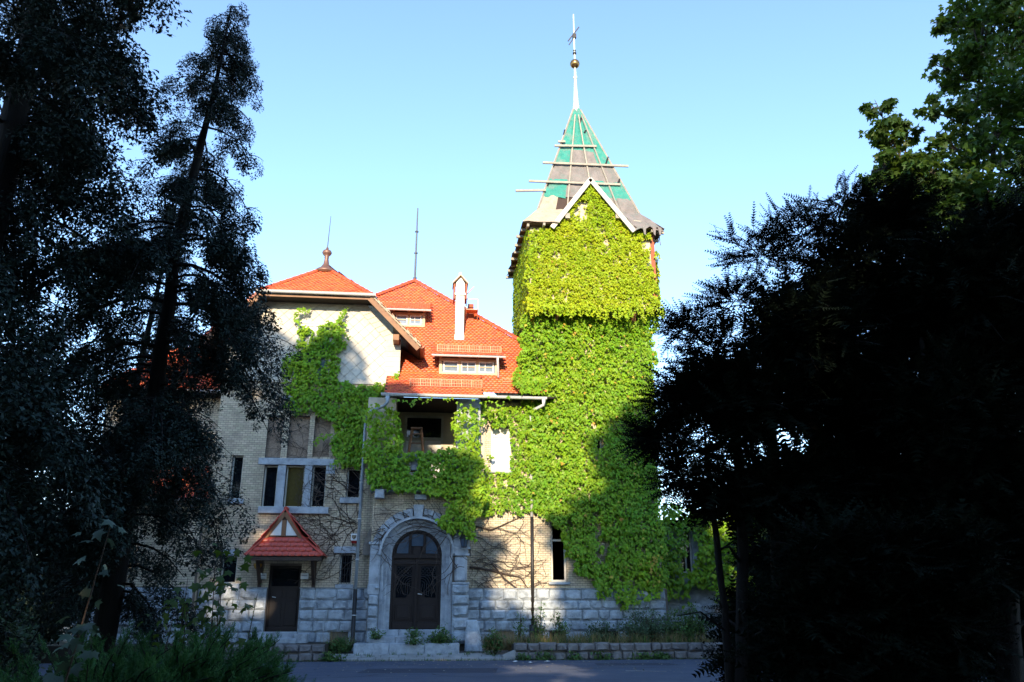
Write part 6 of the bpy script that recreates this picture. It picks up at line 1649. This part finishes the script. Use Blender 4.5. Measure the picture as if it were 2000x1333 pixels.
bush('weed_clump', 'tall thin weed left of the black downpipe foot', bp(1014, 1220, 28.0), 28.0, BEDZ, .3, .3, 1.0, 260, 11, 'weed', (.05, .09), cat='weed', group='weed clumps along the walls')
bush('weed_clump', 'tall weed in front of the middle basement window', bp(1092, 1215, 28.1), 28.1, BEDZ, .5, .3, 1.05, 420, 12, 'weed', (.05, .10), cat='weed', group='weed clumps along the walls')
rn = random.Random(4)
for k, (px, lab) in enumerate(((1025, 'low weed at the wall foot behind the left paper scrap'), (1062, 'low weed at the wall foot near the third paper scrap'), (1122, 'low weed at the wall foot below the middle of the retaining wall'), (1177, 'broad leaved weed at the wall foot left of the road line'), (1252, 'pale weed at the wall foot above the road line'), (1288, 'low weed at the wall foot right of the road line'), (1300, 'small weed at the wall foot beside the low weed'))):
    bush('weed_clump', lab, bp(px, 1285, WALLF - .12), WALLF - .12, 0, rn.uniform(.35, .6), .2, rn.uniform(.12, .24), 150, 30 + k, 'weed', (.06, .13), cat='weed', group='weed clumps along the walls', upright=.7)
bush('weed_clump', 'weed clump at the road edge under the short wall', bp(650, 1285, WALLF - .1), WALLF - .1, 0, .8, .25, .2, 320, 40, 'weed', (.06, .12), cat='weed', group='weed clumps along the walls', upright=.7)
for k, (px, py) in enumerate(((556, 1255), (585, 1276), (612, 1278))): pass
gpts = [(x, WALLF + .38 + rn.uniform(0, .9), BEDZ) for x in np.arange(3.0, 9.4, .12)]
blades('dry_grass', 'mixed dry grass on the bed behind the long retaining wall', gpts, .42, 1500, 5, 'dry')
blades('green_grass', 'green grass on the bed behind the long retaining wall', gpts, .34, 1600, 6, 'weed')
blades('dry_grass', 'golden dry grass clump in front of the left basement window', [(bp(px, 1240, 27.8), 27.8, .25) for px in (952, 960, 975, 985, 995, 1005)], .75, 420, 7, 'dry')
blades('dry_grass', 'reddish dry grass left of the downpipe foot', [(bp(px, 1245, 28.4), 28.4, .3) for px in (645, 655, 668, 680)], .7, 160, 8, 'dry')
kp = [(x, WALLF - .05 + rn.uniform(-.05, .02), .0) for x in np.arange(-2.9, 2.8, .1)]
blades('green_grass', 'grass tufts growing along the road edge of the path', kp, .09, 520, 9, 'weed', .010)
jp = [(rn.uniform(-2.7, 2.7), WALLF + rn.choice((.36, .72, 1.05)) + .0, .06 + .04 * rn.choice((1, 2))) for _ in range(26)]
blades('green_grass', 'grass tufts in the joints of the path slabs', jp, .13, 420, 10, 'weed', .012, spread=.06)
ep = [(x, ROADF - .02, 0) for x in np.arange(-7, 9.2, .15) if not -2.9 < x < 2.8]
blades('green_grass', 'thin grass along the foot of the retaining walls', ep, .12, 700, 11, 'weed', .010)

# juniper in the lower left corner
def juniper(name, label, cx, cy, w, d, h, n, seed):
    rng = np.random.default_rng(seed); root = empty(name, (cx, cy, 0), label, 'juniper'); br = MB(); TT = []; AA = []
    for i in range(n):
        a = rng.uniform(0, 6.28); rr = math.sqrt(rng.random()); tx, ty = cx + rr * w / 2 * math.cos(a), cy + rr * d / 2 * math.sin(a)
        hz = h * (1 - .45 * rr * rr) * rng.uniform(.55, 1.05)
        s0 = np.array([cx + (tx - cx) * .55, cy + (ty - cy) * .55, hz * .35]); out = unit(np.array([tx - cx, ty - cy, 0]) + np.array([.35, -.25, 0]) + rng.normal(0, .2, 3) * np.array([1, 1, 0]))
        e_ = np.array([tx, ty, hz]) + out * .25; m = 5; s = np.linspace(0, 1, m)
        path = s0 + (e_ - s0) * s[:, None] + np.array([0, 0, 1.0]) * (.18 * np.sin(s * np.pi))[:, None]
        br.tube([tuple(q) for q in path], [.012 * (1 - .8 * k) + .002 for k in s], 3, False)
        k = 17; ss = rng.uniform(.15, 1.0, k); c = np.stack([np.interp(ss, s, path[:, j]) for j in range(3)], 1)
        dd = unit((e_ - s0)[None] * .8 / np.linalg.norm(e_ - s0) + np.array([0, 0, .45]) + rng.normal(0, .38, (k, 3)))
        AA.append(frame(dd, None, rng) * (rng.uniform(.32, .6, k) * (1.2 - .5 * ss))[:, None, None]); TT.append(c)
    br.build('branches', M['bark'], root, kind='stuff')
    V, F = scatter(JUN_T, np.concatenate(AA), np.concatenate(TT), np.random.default_rng(seed)); link('foliage', mesh_np('foliage', V, F), M['juniper'], root, kind='stuff')
def spray_jun(rng, n=30):
    t = rng.random(n); p = np.stack([rng.normal(0, .018, n), t * .36, rng.normal(0, .018, n)], 1)
    a = rng.uniform(0, 6.28, n); d = unit(np.stack([np.cos(a) * .55, np.ones(n), np.sin(a) * .55], 1)); L = .085 * (1.1 - .7 * t) + .02
    A = frame(d, None, rng); A = np.stack([A[:, 0] * .018, A[:, 1] * L[:, None], A[:, 2]], 1)
    return replicate(np.array([(-.5, 0, 0), (.5, 0, 0), (0, 1, 0)]), np.array([(0, 1, 2)]), A, p)
JUN_T = [spray_jun(_rg) for _ in range(5)]
jx = at(400, 1300, 8.6)
juniper('juniper_bush', 'spreading bright green juniper in the lower left foreground', jx.x - .2, 8.6, 2.0, 1.8, 1.38, 300, 51)
jx = at(180, 1300, 8.0)
juniper('juniper_bush', 'darker juniper at the lower left corner behind the pale weed', jx.x, 8.2, 2.6, 2.2, 1.35, 170, 52)
jx = at(505, 1215, 9.6)
juniper('juniper_bush', 'small juniper shoot rising in front of the side door steps', jx.x - .35, 9.8, 1.0, .8, 1.45, 60, 53)
# saplings and tall weeds in the foreground
def sapling(name, label, px, py0, py1, Y, n, seed, leaf='maple', size=(.10, .17), spread=.14, tv=MAPLE_V, tf=MAPLE_F, bend=0.0, stems=1, cat='sapling', pz=None):
    rng = np.random.default_rng(seed); a, b_ = at(px, py0, Y), at(px + bend, py1, Y); root = empty(name, (a.x, Y, 0), label, cat)
    st = MB(); P = []
    for k in range(stems):
        o = rng.normal(0, .10, 2) * (k > 0); top = np.array([b_.x + o[0], Y + o[1], b_.z - k * .15]); bot = np.array([a.x + o[0] * .2, Y + o[1] * .2, 0])
        mid = bot * .5 + top * .5 + np.array([rng.normal(0, .05), 0, 0]); st.tube([tuple(bot), tuple(mid), tuple(top)], [.011, .008, .003], 5)
        m = n // stems; t = rng.uniform(.42, 1.0, m); c = np.where(t[:, None] < .5, bot + (mid - bot) * (t[:, None] * 2), mid + (top - mid) * (t[:, None] * 2 - 1))
        P.append(c + rng.normal(0, 1, (m, 3)) * np.array([spread, spread, .05]))
    st.build('stem', M['vine'], root); P = np.concatenate(P); n = len(P)
    tip = unit(np.stack([rng.normal(0, 1, n), rng.normal(0, .8, n), -rng.uniform(.1, 1.0, n)], 1))
    A = frame(tip, np.tile(np.array([0, -.6, 1.0]), (n, 1)) + rng.normal(0, .3, (n, 3))) * rng.uniform(size[0], size[1], n)[:, None, None]
    V, F = replicate(tv, tf, A, P); link('leaves', mesh_np('leaves', V, F), M[leaf], root, kind='stuff')
sapling('maple_sapling', 'slim maple sapling standing against the pale stone plinth', 432, 1240, 1070, 9.6, 130, 61, size=(.07, .13), stems=3)
sapling('maple_sapling', 'shorter leafy sapling left of the slim maple sapling', 355, 1240, 1130, 9.4, 110, 62, size=(.07, .12), stems=3, bend=12)
sapling('tall_weed', 'tall pale weed with large drooping leaves at the lower left', 130, 1333, 1030, 5.2, 46, 63, leaf='hops', size=(.05, .10), spread=.07, bend=85, cat='weed')
sapling('tall_weed', 'thin dry weed stalk in front of the plinth left of the side door', 485, 1230, 1160, 9.8, 22, 64, leaf='weed', size=(.02, .04), spread=.03, bend=18, tv=OVAL_V, tf=OVAL_F, cat='weed')
for k, (x, y, w, h, n, lab) in enumerate(((10.5, 24.2, 2.2, 1.3, 1500, 'dark shrub behind the leaning right trunk'), (13, 22, 2.6, 1.4, 1700, 'dark shrub between the right hand trunks'), (15.5, 20.5, 2.8, 1.6, 1700, 'dark shrub near the right edge behind the trunks'), (6.3, 12.5, 1.2, .9, 600, 'low dark shrub at the foot of the right trunks'))):
    bush('shrub', lab, x, y, 0, w, w * .8, h, n, 80 + k, 'broad', (.09, .16), group='dark shrubs under the right trees')
for k, (x, y, w, h, n, lab) in enumerate(((-9.5, 19, 3.0, 1.6, 1800, 'dark shrub below the left conifers'), (-12.5, 16, 3.2, 2.0, 1800, 'dark shrub at the left edge behind the junipers'), (-6.6, 15.5, 1.6, 1.0, 800, 'low dark shrub under the leaning conifer trunk'), (-8.3, 16.8, 2.6, 2.3, 2200, 'dark shrub behind the tall pale weed'), (-12.3, 23.5, 5.0, 3.4, 5000, 'tall dark shrub far behind the left conifers'), (-16.5, 26, 5.0, 3.4, 4000, 'tall dark shrub at the far left edge'))):
    bush('shrub', lab, x, y, 0, w, w * .8, h, n, 90 + k, 'broad', (.09, .16), group='dark shrubs under the left trees')

# grit and leaf bits on the asphalt
rg2 = np.random.default_rng(15); n = 900
P = np.stack([rg2.uniform(-5, 12, n), ROADF - np.abs(rg2.normal(0, 2.6, n)) - .03, np.full(n, .007)], 1)
a = rg2.uniform(0, 6.28, n); A = rotz_np(a) * rg2.uniform(.02, .07, n)[:, None, None]
V, F = replicate(np.array([(-.5, -.4, 0), (.5, -.3, .1), (.4, .5, .2), (-.4, .4, .1)]), np.array([(0, 1, 2), (0, 2, 3)]), A, P)
tag(link('road_grit', mesh_np('road_grit', V, F), mat('pale_grit', (.30, .28, .24), (.16, .14, .10), 9, .9, island=.5)), 'pale grit and leaf bits scattered over the asphalt', 'grit', kind='stuff')

rk = random.Random(31); b = MB()
for k in range(7):                        # hairline cracks in the asphalt
    p = Vector((rk.uniform(-3, 9), rk.uniform(20, 26), .004)); a = rk.uniform(-.5, .5) + (math.pi if rk.random() < .5 else 0)
    for j in range(rk.randint(8, 16)):
        a += rk.gauss(0, .35); q = p + Vector((math.cos(a), math.sin(a) * .8, 0)) * rk.uniform(.2, .45); w = rk.uniform(.008, .022); nn = Vector((-math.sin(a), math.cos(a), 0)) * w
        b.poly([p - nn, p + nn, q + nn * .8, q - nn * .8]); p = q
b.build('crack', mat('crack_fill', (.012, .012, .013), None, rough=.95), road)
for k, pts in enumerate((((-1.6, 22.2), (1.9, 22.0), (2.1, 23.6), (-1.4, 23.7)), ((5.0, 24.3), (7.4, 24.2), (7.3, 25.2), (5.1, 25.3)))):
    MB().poly([(x, y, .003) for x, y in pts]).build('asphalt_patch', mat('patched_asphalt', (.045, .055, .085), (.035, .042, .066), 3, .9, .6, 50), road)

for k, (x, y, w, lab) in enumerate(((-14.6, 30.5, 9.0, 'long dark hedge far behind the left conifers'), (-21.5, 31, 8.0, 'long dark hedge at the far left edge'))):
    bush('hedge', lab, x, y, 0, w, 3.0, 5.0, 9000, 120 + k, 'broad', (.25, .42), cat='hedge', group='hedges behind the left trees')
